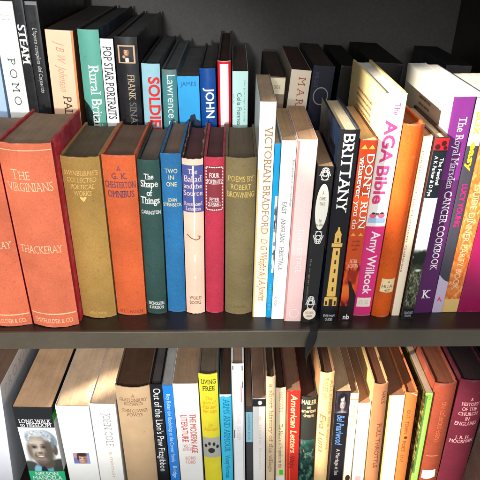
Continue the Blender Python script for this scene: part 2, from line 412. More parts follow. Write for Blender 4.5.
    rim = [i for i in range(n1)] + [j * n1 + M for j in range(1, rows + 1)] + [rows * n1 + i for i in range(M - 1, -1, -1)] + [j * n1 for j in range(rows - 1, 0, -1)]
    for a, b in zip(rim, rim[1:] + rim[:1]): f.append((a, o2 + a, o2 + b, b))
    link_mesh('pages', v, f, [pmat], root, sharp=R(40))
    if B['torn']:                                                     # ragged jacket edges curling over the boards
        for sgn in (-1, 1):
            v = []; f = []; K = 26
            for k in range(K + 1):
                y = bulge + .001 + (d - .004) * k / K
                hh = rng.uniform(.0005, .0045) * (1.6 if k > K * .6 else 1); bend = rng.uniform(-.0012, .0018)
                x = sgn * (hw - .0008)
                v += [(x, y, h - .004), (x - sgn * .0006, y, h + hh * .4), (x - sgn * (.0006 + bend), y + rng.uniform(-.0008, .0008), h + hh),
                      (x - sgn * .0004, y, h - .004), (x - sgn * .0010, y, h + hh * .4)]
            for k in range(K):
                a = k * 5; b = a + 5
                f += [(a, a + 1, b + 1, b), (a + 1, a + 2, b + 2, b + 1), (a + 3, b + 3, b + 4, a + 4), (a + 4, b + 4, b + 2, a + 2)]
            link_mesh('torn_jacket', v, f, [mat('paper', (196, 150, 104))], root, sharp=R(60))
    # ---- printing on the spine and the sides
    lift = [.00012]
    def put(part, polys, cols, parent, place):
        verts = []; faces = []; mi = []; mats = []
        cuts = arc[1:-1] if place is on_spine else []
        for k, (pts, fcs, col) in enumerate(polys):
            m = mat('foil' if cloth and part in FOIL else 'print', col)
            if m not in mats: mats.append(m)
            off = lift[0] + (.00004 * k if len(polys) < 30 else .00003 * (k % 9 + 1 + (k // 40)))
            for q in fcs:
                ring_ = [pts[i] for i in q]
                tris = [ring_] if len(ring_) == 3 else [[ring_[i] for i in tr] for tr in tessellate_polygon([[Vector((x, y, 0)) for x, y in ring_]])]
                for tri in tris:
                    rest = tri
                    for c in cuts + [None]:                            # cut along the spine's own facets so that the print lies on them
                        if c is None: keep, rest = rest, []
                        else: keep, rest = clip(rest, c)
                        if len(keep) > 2:
                            n = len(verts); verts += [place(x, y, off) for x, y in keep]; faces.append(tuple(range(n, n + len(keep)))); mi.append(mats.index(m))
                        if len(rest) < 3: break
        if verts: return link_mesh(part, verts, faces, mats, parent, midx=mi)
    def on_spine(u, z, off):
        u = max(arc[0], min(arc[-1], u))
        for (xa, ya), (xb, yb) in zip(so_, so_[1:]):
            if u <= xb + 1e-9: break
        return (u, ya + (yb - ya) * (u - xa) / (xb - xa) - off, z)
    def strip(u0, u1, z0, z1):
        n = 12 if hard else 2; pts = []; fcs = []
        for i in range(n + 1):
            u = u0 + (u1 - u0) * i / n; pts += [(u, z0), (u, z1)]
        for i in range(n): fcs.append((2 * i, 2 * i + 2, 2 * i + 3, 2 * i + 1))
        return pts, fcs
    edge = .985 if hard else .99
    for it in B['items']:
        t = it['t']
        if t == 'R':
            pts, fcs = strip(it['u0'] * w * edge, it['u1'] * w * edge, it['v0'], it['v1'])
            put(it['n'], [(pts, fcs, it['c'])], None, spine, on_spine); lift[0] += .00005
        elif t == 'A':
            polys = []
            for c, pts in it['shapes']:
                pts = [(max(-.5, min(.5, a)) * w * edge, b) for a, b in pts]
                polys.append((pts, [tuple(range(len(pts)))], c))
            put(it['n'], polys, None, spine, on_spine); lift[0] += .00004 * min(len(polys), 14) + .00003
        elif t == 'I':
            u0, u1 = it['u0'] * w * edge, it['u1'] * w * edge; off = lift[0]
            picture(it['n'], it['fn'], it['c'], it['nx'], it['ny'], lambda i, j: on_spine(u0 + (u1 - u0) * i, it['v1'] + (it['v0'] - it['v1']) * j, off), spine)
            lift[0] += .00005
        elif t in 'VH':
            kw = dict(wt=it.get('wt', 0), serif=it.get('serif', 0), ital=it.get('ital', 0), track=it.get('track', 1), caps=it.get('caps', 0))
            polys = []
            if t == 'V':
                v, f, W = text_shape(it['s'], **kw)
                L = it['v0'] - it['v1']; H = it['h'] * w; cu = it['u'] * w
                polys.append(([(cu - H / 2 + y * H, it['v0'] - x / W * L) for x, y in v], f, it['c']))
                if 'M' in it['s'] and kw['wt'] > .006:
                    for g in (-1.6, 1.6): polys.append(([(cu - H / 2 + y * H, it['v0'] - x / W * L + g * kw['wt'] * H) for x, y in v], f, it['c']))
            else:
                for s, cv, wf, H, u in it['lines']:
                    v, f, W = text_shape(s, **kw); L = wf * w
                    polys.append(([(u * w - L / 2 + x / W * L, cv - H / 2 + y * H) for x, y in v], f, it['c']))
                    if 'M' in s and kw['wt'] > .006:                   # bold M: the same letters again, a hair to each side
                        for g in (-1.3, 1.3): polys.append(([(u * w - L / 2 + x / W * L + g * kw['wt'] * H, cv - H / 2 + y * H) for x, y in v], f, it['c']))
            old = lift[0]; lift[0] += .00006
            put(it['n'], polys, None, spine, on_spine)
            lift[0] = old
        elif t == 'S':
            sg = -1 if it['side'] == 'L' else 1
            cov = [c for c in root.children if c.name.startswith('cover')][0 if sg < 0 else 1]
            r = random.Random(it.get('seed', 1)); y0, y1, z0, z1 = it['p0'] * d + gy + .003, it['p1'] * d, it['v0'] * h, it['v1'] * h
            def place(a, b, off): return (sg * (hw + off), a, b)
            polys = []
            if it['kind'] == 'bars':
                dz = (z1 - z0) / it['rows']
                for k in range(it['rows']):
                    y = y1; zc = z1 - (k + .5) * dz; end = y0 + (r.uniform(0, .5) * (y1 - y0) if k == it['rows'] - 1 else r.uniform(0, .06) * (y1 - y0))
                    while y > end:
                        L = r.uniform(.003, .011); a = max(end, y - L)
                        polys.append(([(y, zc - dz * .2), (a, zc - dz * .2), (a, zc + dz * r.uniform(.1, .24)), (y, zc + dz * r.uniform(.1, .24))], [(0, 1, 2, 3)], it['c'])); y = a - .0017
            elif it['kind'] == 'blobs':
                for k in range(60):
                    cy = r.uniform(y0, y1); cz = r.uniform(z0, z1); a = r.uniform(.001, .004); sh = r.uniform(.35, 1.1)
                    pts = [(min(y1, max(y0, cy + a * math.cos(q))), min(z1, max(z0, cz + 2 * a * math.sin(q)))) for q in (0, .8, 1.9, 2.8, 4, 5.2)]
                    polys.append((pts, [tuple(range(6))], tuple(min(255, int(x * sh)) for x in it['c'])))
            elif it['kind'] == 'picture':
                picture(it['n'], it['fn'], it['c'], 24, 90, lambda i, j: place(y0 - .006 + (y1 - y0 + .006) * i, z1 + (z0 - z1) * j, .00015), cov); continue
            elif it['kind'] == 'block':
                polys.append(([(y0 - .006, z0), (y1, z0), (y1, z1), (y0 - .006, z1)], [(0, 1, 2, 3)], it['c']))
            elif it['kind'] == 'text':
                v, f, W = text_shape(it['s'], track=1.5)
                polys.append(([(y0 + x / W * (y1 - y0), z0 + y * (z1 - z0)) for x, y in v], f, it['c']))
            put(it['n'], polys, None, cov, place)
    return root

BOOKS = [
 {'label':'salmon clothbound volume cut by the left edge,twin of its right neighbour','row':'F','kind':'hard','surf':'cloth','loc':(-0.265,0.01054,0.0009),'lean':0.034,'size':(0.05279,0.113,0.21774),'c':(204,104,72),'board':(184,36,50),'pg':(146,122,100),'bulge':0.006,'fray':1,'torn':0,'items':[{'t':'H','lines':[('THACKERAY',0.10885,0.84,0.00863,0)],'c':(246,196,156),'n':'author','serif':1,'wt':-0.012},{'t':'H','lines':[('SMITH,ELDER & CO.',0.00797,0.8,0.00587,0)],'c':(246,196,156),'n':'publisher_mark','serif':1},{'t':'R','u0':-0.48,'u1':0.48,'c':(246,196,156),'n':'rule_line','v1':0.01729,'v0':0.01585}]},
 {'label':'wide salmon clothbound volume with crimson sides and pale gilt lettering,leaning left','row':'F','kind':'hard','surf':'cloth','loc':(-0.21021,0.00826,0.00083),'lean':0.03131,'size':(0.05304,0.113,0.22242),'c':(206,106,74),'board':(188,38,52),'pg':(146,122,100),'bulge':0.007,'fray':1,'torn':0,'items':[{'t':'H','lines':[('The',0.19076,0.34,0.01107,-0.12),('VIRGINIANS',0.17741,0.84,0.00974,0)],'c':(246,196,156),'n':'title','serif':1,'caps':1,'wt':-0.012},{'t':'H','lines':[('THACKERAY',0.10505,0.84,0.00929,0)],'c':(246,196,156),'n':'author','serif':1,'wt':-0.012},{'t':'R','u0':-0.48,'u1':0.48,'c':(246,196,156),'n':'rule_line','v1':0.01993,'v0':0.01849},{'t':'R','u0':-0.49,'u1':0.49,'c':(246,196,156),'n':'rule_line','v1':0.21605,'v0':0.21525},{'t':'H','lines':[('SMITH,ELDER & CO.',0.00949,0.82,0.00614,0)],'c':(246,196,156),'n':'publisher_mark','serif':1}]},
 {'label':'mustard clothbound hardback with faded gilt title and tiny heart ornament','row':'F','kind':'hard','surf':'cloth','loc':(-0.1632,0.02529,0.00063),'lean':0.03119,'size':(0.04028,0.113,0.20229),'c':(160,124,64),'board':None,'pg':(100,88,70),'bulge':0.006,'fray':1,'torn':0,'items':[{'t':'H','lines':[("SWINBURNE'S",0.18514,0.86,0.00501,0),('COLLECTED',0.17768,0.74,0.00508,0),('POETICAL',0.17023,0.62,0.00515,0),('WORKS',0.16289,0.46,0.00523,0)],'c':(226,184,108),'n':'title','serif':1,'ital':0.2,'wt':-0.01},{'t':'A','n':'heart_ornament','shapes':[((226,184,108),[(-0.09,0.15776),(-0.06,0.15936),(-0.02,0.15868),(0,0.1573),(0.02,0.15868),(0.06,0.15936),(0.09,0.15776),(0,0.15315)])]},{'t':'H','lines':[('HEINEMANN',0.0076,0.5,0.00446,0)],'c':(200,165,95),'n':'publisher_mark','serif':1}]},
 {'label':'bright orange clothbound hardback with purple capitals and brown page tops','row':'F','kind':'hard','surf':'cloth','loc':(-0.12517,0.03064,0.00054),'lean':0.03086,'size':(0.035,0.113,0.20176),'c':(194,88,46),'board':None,'pg':(116,92,76),'bulge':0.004,'fray':0,'torn':0,'items':[{'t':'H','lines':[('A',0.1883,0.12,0.00502,0),('G. K.',0.17972,0.46,0.00599,0),('CHESTERTON',0.16999,0.92,0.007,0),('OMNIBUS',0.15939,0.78,0.00737,0)],'c':(92,58,84),'n':'title','serif':1,'wt':0.008},{'t':'H','lines':[('METHUEN',0.00548,0.78,0.0045,0)],'c':(120,62,56),'n':'publisher_mark','serif':1,'track':1.5}]},
 {'label':'dark green hardback with white title in four stacked lines','row':'F','kind':'hard','surf':'cloth','loc':(-0.09539,0.03326,0.00035),'lean':0.02991,'size':(0.02357,0.113,0.196),'c':(42,70,66),'board':None,'pg':(120,104,94),'bulge':0.004,'fray':0,'torn':0,'items':[{'t':'H','lines':[('The',0.17833,0.42,0.00602,0),('Shape',0.17002,0.76,0.00725,0),('of',0.15972,0.26,0.00646,0),('Things',0.151,0.84,0.00774,0)],'c':(240,240,235),'n':'title','serif':1,'wt':0.012},{'t':'H','lines':[('CARRINGTON',0.13662,0.86,0.00433,0)],'c':(235,235,230),'n':'author','wt':0.01},{'t':'H','lines':[('NICHOLSON',0.01566,0.78,0.00443,0),('& WATSON',0.00972,0.72,0.00448,0)],'c':(235,235,230),'n':'publisher_mark','serif':1,'wt':0.01}]},
 {'label':'mid blue clothbound hardback with small gold capitals,next to dark green spine','row':'F','kind':'hard','surf':'cloth','loc':(-0.07177,0.03692,0.00029),'lean':0.02646,'size':(0.02169,0.113,0.20154),'c':(36,104,154),'board':None,'pg':(130,105,88),'bulge':0.0025,'fray':0,'torn':0,'items':[{'t':'H','lines':[('TWO',0.18298,0.6,0.00467,0),('IN',0.17571,0.26,0.00473,0),('ONE',0.168,0.5,0.0048,0)],'c':(232,214,150),'n':'title','wt':0.004},{'t':'H','lines':[('JOHN',0.14977,0.46,0.00401,0),('STEINBECK',0.14407,0.9,0.00382,0)],'c':(232,214,150),'n':'author','wt':0.004}]},
 {'label':'cream jacketed hardback with blue title panel,torn curling jacket edges','row':'F','kind':'hard','surf':'paper','loc':(-0.04898,0.03285,0.00028),'lean':0.02456,'size':(0.02251,0.113,0.19767),'c':(234,192,168),'board':(70,44,44),'pg':(98,62,60),'bulge':0.004,'fray':2,'torn':1,'items':[{'t':'R','u0':-0.49,'u1':0.49,'c':(72,80,142),'n':'title_panel','v1':0.19063,'v0':0.1368},{'t':'H','lines':[('The',0.18405,0.42,0.00552,0),('Ballad',0.17571,0.84,0.00717,0),('and the',0.16746,0.84,0.00546,0),('Source',0.15944,0.88,0.00601,0)],'c':(238,205,196),'n':'title','serif':1},{'t':'H','lines':[('Rosamond',0.14694,0.86,0.00449,0),('Lehmann',0.14124,0.72,0.00454,0)],'c':(238,205,196),'n':'author','serif':1},{'t':'H','lines':[('WORLD',0.02352,0.64,0.00438,0),('BOOKS',0.01677,0.6,0.00443,0)],'c':(70,50,50),'n':'publisher_mark','serif':1},{'t':'A','n':'crease','shapes':[((252,240,225),[(0.0,0.19008),(0.07,0.19008),(0.05,0.16323),(0.09,0.13379),(0.03,0.10271),(-0.02,0.10271),(0.03,0.13379),(0,0.16323)]),((252,240,225),[(0.0,0.0739),(0.07,0.0739),(0.07,0.08322),(0.0,0.08322)]),((252,240,225),[(0.0,0.05063),(0.06,0.05063),(0.06,0.0548),(0.0,0.0548)])]},{'t':'A','n':'scribble','shapes':[((110,80,40),[(-0.359,0.10877),(-0.169,0.10496),(-0.131,0.10555),(-0.321,0.10935)]),((110,80,40),[(-0.162,0.10487),(0.088,0.10232),(0.112,0.1031),(-0.138,0.10564)]),((110,80,40),[(0.109,0.10229),(0.289,0.10357),(0.271,0.1044),(0.091,0.10312)]),((110,80,40),[(0.305,0.10394),(0.325,0.10711),(0.275,0.10721),(0.255,0.10403)]),((110,80,40),[(0.307,0.10759),(0.187,0.10822),(0.173,0.10737),(0.293,0.10674)])]}]},
 {'label':'raspberry red hardback with maroon title panel framed by white lace border','row':'F','kind':'hard','surf':'cloth','loc':(-0.0262,0.03458,0.00024),'lean':0.02238,'size':(0.02159,0.113,0.19802),'c':(180,48,70),'board':None,'pg':(96,60,58),'bulge':0.004,'fray':0,'torn':0,'items':[{'t':'R','u0':-0.43,'u1':0.43,'c':(128,46,54),'n':'title_panel','v1':0.18933,'v0':0.13705},{'t':'A','n':'lace_border','shapes':[((236,205,200),[(-0.365,0.18601),(-0.375,0.18523),(-0.4,0.18491),(-0.425,0.18523),(-0.435,0.18601),(-0.425,0.18679),(-0.4,0.18711),(-0.375,0.18679)]),((236,205,200),[(0.435,0.18601),(0.425,0.18523),(0.4,0.18491),(0.375,0.18523),(0.365,0.18601),(0.375,0.18679),(0.4,0.18711),(0.425,0.18679)]),((236,205,200),[(-0.365,0.18265),(-0.375,0.18187),(-0.4,0.18154),(-0.425,0.18187),(-0.435,0.18265),(-0.425,0.18344),(-0.4,0.18376),(-0.375,0.18344)]),((236,205,200),[(0.435,0.18265),(0.425,0.18187),(0.4,0.18154),(0.375,0.18187),(0.365,0.18265),(0.375,0.18344),(0.4,0.18376),(0.425,0.18344)]),((236,205,200),[(-0.365,0.17927),(-0.375,0.17849),(-0.4,0.17816),(-0.425,0.17849),(-0.435,0.17927),(-0.425,0.18006),(-0.4,0.18039),(-0.375,0.18006)]),((236,205,200),[(0.435,0.17927),(0.425,0.17849),(0.4,0.17816),(0.375,0.17849),(0.365,0.17927),(0.375,0.18006),(0.4,0.18039),(0.425,0.18006)]),((236,205,200),[(-0.365,0.17588),(-0.375,0.17508),(-0.4,0.17475),(-0.425,0.17508),(-0.435,0.17588),(-0.425,0.17667),(-0.4,0.177),(-0.375,0.17667)]),((236,205,200),[(0.435,0.17588),(0.425,0.17508),(0.4,0.17475),(0.375,0.17508),(0.365,0.17588),(0.375,0.17667),(0.4,0.177),(0.425,0.17667)]),((236,205,200),[(-0.365,0.17246),(-0.375,0.17166),(-0.4,0.17132),(-0.425,0.17166),(-0.435,0.17246),(-0.425,0.17325),(-0.4,0.17358),(-0.375,0.17325)]),((236,205,200),[(0.435,0.17246),(0.425,0.17166),(0.4,0.17132),(0.375,0.17166),(0.365,0.17246),(0.375,0.17325),(0.4,0.17358),(0.425,0.17325)]),((236,205,200),[(-0.365,0.16901),(-0.375,0.16821),(-0.4,0.16788),(-0.425,0.16821),(-0.435,0.16901),(-0.425,0.16982),(-0.4,0.17015),(-0.375,0.16982)]),((236,205,200),[(0.435,0.16901),(0.425,0.16821),(0.4,0.16788),(0.375,0.16821),(0.365,0.16901),(0.375,0.16982),(0.4,0.17015),(0.425,0.16982)]),((236,205,200),[(-0.365,0.16555),(-0.375,0.16474),(-0.4,0.1644),(-0.425,0.16474),(-0.435,0.16555),(-0.425,0.16636),(-0.4,0.16669),(-0.375,0.16636)]),((236,205,200),[(0.435,0.16555),(0.425,0.16474),(0.4,0.1644),(0.375,0.16474),(0.365,0.16555),(0.375,0.16636),(0.4,0.16669),(0.425,0.16636)]),((236,205,200),[(-0.365,0.16206),(-0.375,0.16125),(-0.4,0.16091),(-0.425,0.16125),(-0.435,0.16206),(-0.425,0.16288),(-0.4,0.16321),(-0.375,0.16288)]),((236,205,200),[(0.435,0.16206),(0.425,0.16125),(0.4,0.16091),(0.375,0.16125),(0.365,0.16206),(0.375,0.16288),(0.4,0.16321),(0.425,0.16288)]),((236,205,200),[(-0.365,0.15856),(-0.375,0.15774),(-0.4,0.15739),(-0.425,0.15774),(-0.435,0.15856),(-0.425,0.15937),(-0.4,0.15971),(-0.375,0.15937)]),((236,205,200),[(0.435,0.15856),(0.425,0.15774),(0.4,0.15739),(0.375,0.15774),(0.365,0.15856),(0.375,0.15937),(0.4,0.15971),(0.425,0.15937)]),((236,205,200),[(-0.365,0.15502),(-0.375,0.1542),(-0.4,0.15386),(-0.425,0.1542),(-0.435,0.15502),(-0.425,0.15585),(-0.4,0.15619),(-0.375,0.15585)]),((236,205,200),[(0.435,0.15502),(0.425,0.1542),(0.4,0.15386),(0.375,0.1542),(0.365,0.15502),(0.375,0.15585),(0.4,0.15619),(0.425,0.15585)]),((236,205,200),[(-0.365,0.15147),(-0.375,0.15064),(-0.4,0.1503),(-0.425,0.15064),(-0.435,0.15147),(-0.425,0.1523),(-0.4,0.15264),(-0.375,0.1523)]),((236,205,200),[(0.435,0.15147),(0.425,0.15064),(0.4,0.1503),(0.375,0.15064),(0.365,0.15147),(0.375,0.1523),(0.4,0.15264),(0.425,0.1523)]),((236,205,200),[(-0.365,0.14789),(-0.375,0.14706),(-0.4,0.14671),(-0.425,0.14706),(-0.435,0.14789),(-0.425,0.14873),(-0.4,0.14908),(-0.375,0.14873)]),((236,205,200),[(0.435,0.14789),(0.425,0.14706),(0.4,0.14671),(0.375,0.14706),(0.365,0.14789),(0.375,0.14873),(0.4,0.14908),(0.425,0.14873)]),((236,205,200),[(-0.365,0.1443),(-0.375,0.14345),(-0.4,0.1431),(-0.425,0.14345),(-0.435,0.1443),(-0.425,0.14514),(-0.4,0.14548),(-0.375,0.14514)]),((236,205,200),[(0.435,0.1443),(0.425,0.14345),(0.4,0.1431),(0.375,0.14345),(0.365,0.1443),(0.375,0.14514),(0.4,0.14548),(0.425,0.14514)]),((236,205,200),[(-0.365,0.14067),(-0.375,0.13982),(-0.4,0.13947),(-0.425,0.13982),(-0.435,0.14067),(-0.425,0.14152),(-0.4,0.14187),(-0.375,0.14152)]),((236,205,200),[(0.435,0.14067),(0.425,0.13982),(0.4,0.13947),(0.375,0.13982),(0.365,0.14067),(0.375,0.14152),(0.4,0.14187),(0.425,0.14152)]),((236,205,200),[(-0.293,0.18768),(-0.308,0.18714),(-0.343,0.18691),(-0.378,0.18714),(-0.393,0.18768),(-0.378,0.18822),(-0.343,0.18845),(-0.308,0.18822)]),((236,205,200),[(-0.293,0.13885),(-0.308,0.13826),(-0.343,0.13801),(-0.378,0.13826),(-0.393,0.13885),(-0.378,0.13945),(-0.343,0.13969),(-0.308,0.13945)]),((236,205,200),[(-0.179,0.18768),(-0.193,0.18714),(-0.229,0.18691),(-0.264,0.18714),(-0.279,0.18768),(-0.264,0.18822),(-0.229,0.18845),(-0.193,0.18822)]),((236,205,200),[(-0.179,0.13885),(-0.193,0.13826),(-0.229,0.13801),(-0.264,0.13826),(-0.279,0.13885),(-0.264,0.13945),(-0.229,0.13969),(-0.193,0.13945)]),((236,205,200),[(-0.064,0.18768),(-0.079,0.18714),(-0.114,0.18691),(-0.15,0.18714),(-0.164,0.18768),(-0.15,0.18822),(-0.114,0.18845),(-0.079,0.18822)]),((236,205,200),[(-0.064,0.13885),(-0.079,0.13826),(-0.114,0.13801),(-0.15,0.13826),(-0.164,0.13885),(-0.15,0.13945),(-0.114,0.13969),(-0.079,0.13945)]),((236,205,200),[(0.05,0.18768),(0.035,0.18714),(0.0,0.18691),(-0.035,0.18714),(-0.05,0.18768),(-0.035,0.18822),(-0.0,0.18845),(0.035,0.18822)]),((236,205,200),[(0.05,0.13885),(0.035,0.13826),(0.0,0.13801),(-0.035,0.13826),(-0.05,0.13885),(-0.035,0.13945),(-0.0,0.13969),(0.035,0.13945)]),((236,205,200),[(0.164,0.18768),(0.15,0.18714),(0.114,0.18691),(0.079,0.18714),(0.064,0.18768),(0.079,0.18822),(0.114,0.18845),(0.15,0.18822)]),((236,205,200),[(0.164,0.13885),(0.15,0.13826),(0.114,0.13801),(0.079,0.13826),(0.064,0.13885),(0.079,0.13945),(0.114,0.13969),(0.15,0.13945)]),((236,205,200),[(0.279,0.18768),(0.264,0.18714),(0.229,0.18691),(0.193,0.18714),(0.179,0.18768),(0.193,0.18822),(0.229,0.18845),(0.264,0.18822)]),((236,205,200),[(0.279,0.13885),(0.264,0.13826),(0.229,0.13801),(0.193,0.13826),(0.179,0.13885),(0.193,0.13945),(0.229,0.13969),(0.264,0.13945)]),((236,205,200),[(0.393,0.18768),(0.378,0.18714),(0.343,0.18691),(0.308,0.18714),(0.293,0.18768),(0.308,0.18822),(0.343,0.18845),(0.378,0.18822)]),((236,205,200),[(0.393,0.13885),(0.378,0.13826),(0.343,0.13801),(0.308,0.13826),(0.293,0.13885),(0.308,0.13945),(0.343,0.13969),(0.378,0.13945)])]},{'t':'H','lines':[('FOUR',0.17904,0.5,0.00514,0),('PORTRAITS',0.17173,0.72,0.00521,0)],'c':(240,225,222),'n':'title','serif':1,'wt':0.01},{'t':'H','lines':[('PETER',0.15132,0.5,0.00446,0),('QUENNELL',0.14566,0.66,0.00451,0)],'c':(240,225,222),'n':'author','serif':1,'wt':0.01}]},
 {'label':'olive brown clothbound hardback with gilt capitals and worn head','row':'F','kind':'hard','surf':'cloth','loc':(0.00245,0.03144,0.00027),'lean':0.01643,'size':(0.03272,0.113,0.19857),'c':(118,104,70),'board':None,'pg':(112,96,78),'bulge':0.006,'fray':0.6,'torn':0,'items':[{'t':'H','lines':[('POEMS BY',0.17578,0.84,0.00604,0),('ROBERT',0.16675,0.66,0.00615,0),('BROWNING',0.15791,0.88,0.00648,0)],'c':(214,186,100),'n':'title','serif':1},{'t':'H','lines':[('LONDON',0.01129,0.5,0.00357,0)],'c':(96,84,54),'n':'publisher_mark'}]},
 {'label':'tall white slim paperback with gold lettering running down the spine','row':'F','kind':'soft','surf':'gloss','loc':(0.02712,0.02646,0.00012),'lean':0.01589,'size':(0.01569,0.114,0.25757),'c':(250,248,240),'board':(205,205,200),'pg':(196,168,140),'bulge':0.0006,'fray':0,'torn':0,'items':[{'t':'R','u0':-0.5,'u1':0.5,'c':(255,236,205),'n':'tint_band','v1':0.12114,'v0':0.02357},{'t':'R','u0':-0.5,'u1':-0.4,'c':(240,190,110),'n':'edge_stripe','v1':0.18821,'v0':0.0004},{'t':'V','s':'VICTORIAN BRADFORD','u':0.12,'h':0.46,'c':(176,132,74),'n':'title','serif':1,'v0':0.23399,'v1':0.11371},{'t':'V','s':'D G Wright & J A Jowitt','u':0.12,'h':0.46,'c':(206,120,40),'n':'author','serif':1,'ital':0.2,'wt':-0.008,'v0':0.10744,'v1':0.02357}]},
 {'label':'very thin bright blue booklet between two white spines','row':'F','kind':'soft','surf':'gloss','loc':(0.03816,0.02541,5e-05),'lean':0.01611,'size':(0.0058,0.1,0.21669),'c':(14,160,215),'board':None,'pg':(190,160,125),'bulge':0.0006,'fray':0,'torn':0,'items':[{'t':'R','u0':0.0,'u1':0.5,'c':(225,232,235),'n':'photo_strip','v1':0.15969,'v0':0.06364},{'t':'A','n':'photo_detail','shapes':[((150,150,150),[(0.432,0.13033),(0.371,0.12766),(0.203,0.12723),(0.111,0.12985),(0.165,0.1329),(0.346,0.13333)]),((150,150,150),[(0.48,0.10185),(0.473,0.09945),(0.182,0.09906),(0.021,0.10142),(0.116,0.10416),(0.43,0.10455)]),((90,92,95),[(0.48,0.13063),(0.48,0.1273),(0.402,0.12676),(0.296,0.13003),(0.358,0.13383),(0.48,0.13436)]),((150,150,150),[(0.48,0.11729),(0.48,0.11588),(0.362,0.11565),(0.286,0.11704),(0.33,0.11865),(0.477,0.11888)]),((150,150,150),[(0.278,0.11789),(0.183,0.11645),(0.02,0.11622),(0.02,0.11763),(0.02,0.11927),(0.145,0.1195)]),((150,150,150),[(0.48,0.14592),(0.48,0.14425),(0.27,0.14398),(0.12,0.14562),(0.208,0.14752),(0.48,0.14779)]),((90,92,95),[(0.48,0.08998),(0.48,0.08614),(0.326,0.08552),(0.19,0.08929),(0.269,0.09366),(0.48,0.09428)]),((90,92,95),[(0.48,0.08917),(0.467,0.08774),(0.164,0.08751),(0.02,0.08891),(0.094,0.09055),(0.422,0.09078)]),((90,92,95),[(0.21,0.1416),(0.162,0.13797),(0.029,0.13739),(0.02,0.14095),(0.02,0.14508),(0.142,0.14566)]),((150,150,150),[(0.48,0.08472),(0.48,0.08112),(0.342,0.08054),(0.242,0.08408),(0.301,0.08818),(0.48,0.08876)]),((150,150,150),[(0.48,0.12111),(0.419,0.11752),(0.202,0.11695),(0.083,0.12047),(0.153,0.12455),(0.387,0.12513)]),((150,150,150),[(0.175,0.0726),(0.121,0.06964),(0.02,0.06916),(0.02,0.07206),(0.02,0.07544),(0.099,0.07592)]),((150,150,150),[(0.48,0.13636),(0.48,0.13287),(0.294,0.13231),(0.127,0.13574),(0.225,0.13971),(0.48,0.14027)]),((90,92,95),[(0.48,0.14107),(0.458,0.13738),(0.23,0.13678),(0.104,0.14041),(0.178,0.14462),(0.424,0.14521)]),((60,60,62),[(0.317,0.12651),(0.216,0.12272),(0.02,0.1221),(0.02,0.12583),(0.02,0.13016),(0.175,0.13077)]),((90,92,95),[(0.328,0.12167),(0.223,0.12065),(0.02,0.12049),(0.02,0.12149),(0.02,0.12266),(0.181,0.12282)])]},{'t':'V','s':'PREHISTORIC SITES','u':0.0,'h':0.34,'c':(120,210,240),'n':'title','v0':0.04851,'v1':0.01116}]},
 {'label':'white slim paperback with faint grey capitals and tan page tops','row':'F','kind':'soft','surf':'gloss','loc':(0.0487,0.0225,0.00013),'lean':0.01778,'size':(0.01466,0.112,0.22068),'c':(248,248,246),'board':None,'pg':(188,160,124),'bulge':0.0006,'fray':0,'torn':0,'items':[{'t':'V','s':'EAST   ANGLIAN   HERITAGE','u':-0.05,'h':0.3,'c':(112,118,124),'n':'title','serif':1,'v0':0.15407,'v1':0.06948},{'t':'V','s':'HUTTON','u':-0.25,'h':0.2,'c':(140,146,150),'n':'publisher_mark','v0':0.03355,'v1':0.01913},{'t':'V','s':'Excursions in archaeology','u':0.38,'h':0.13,'c':(120,124,130),'n':'subtitle','v0':0.20046,'v1':0.14827}]},
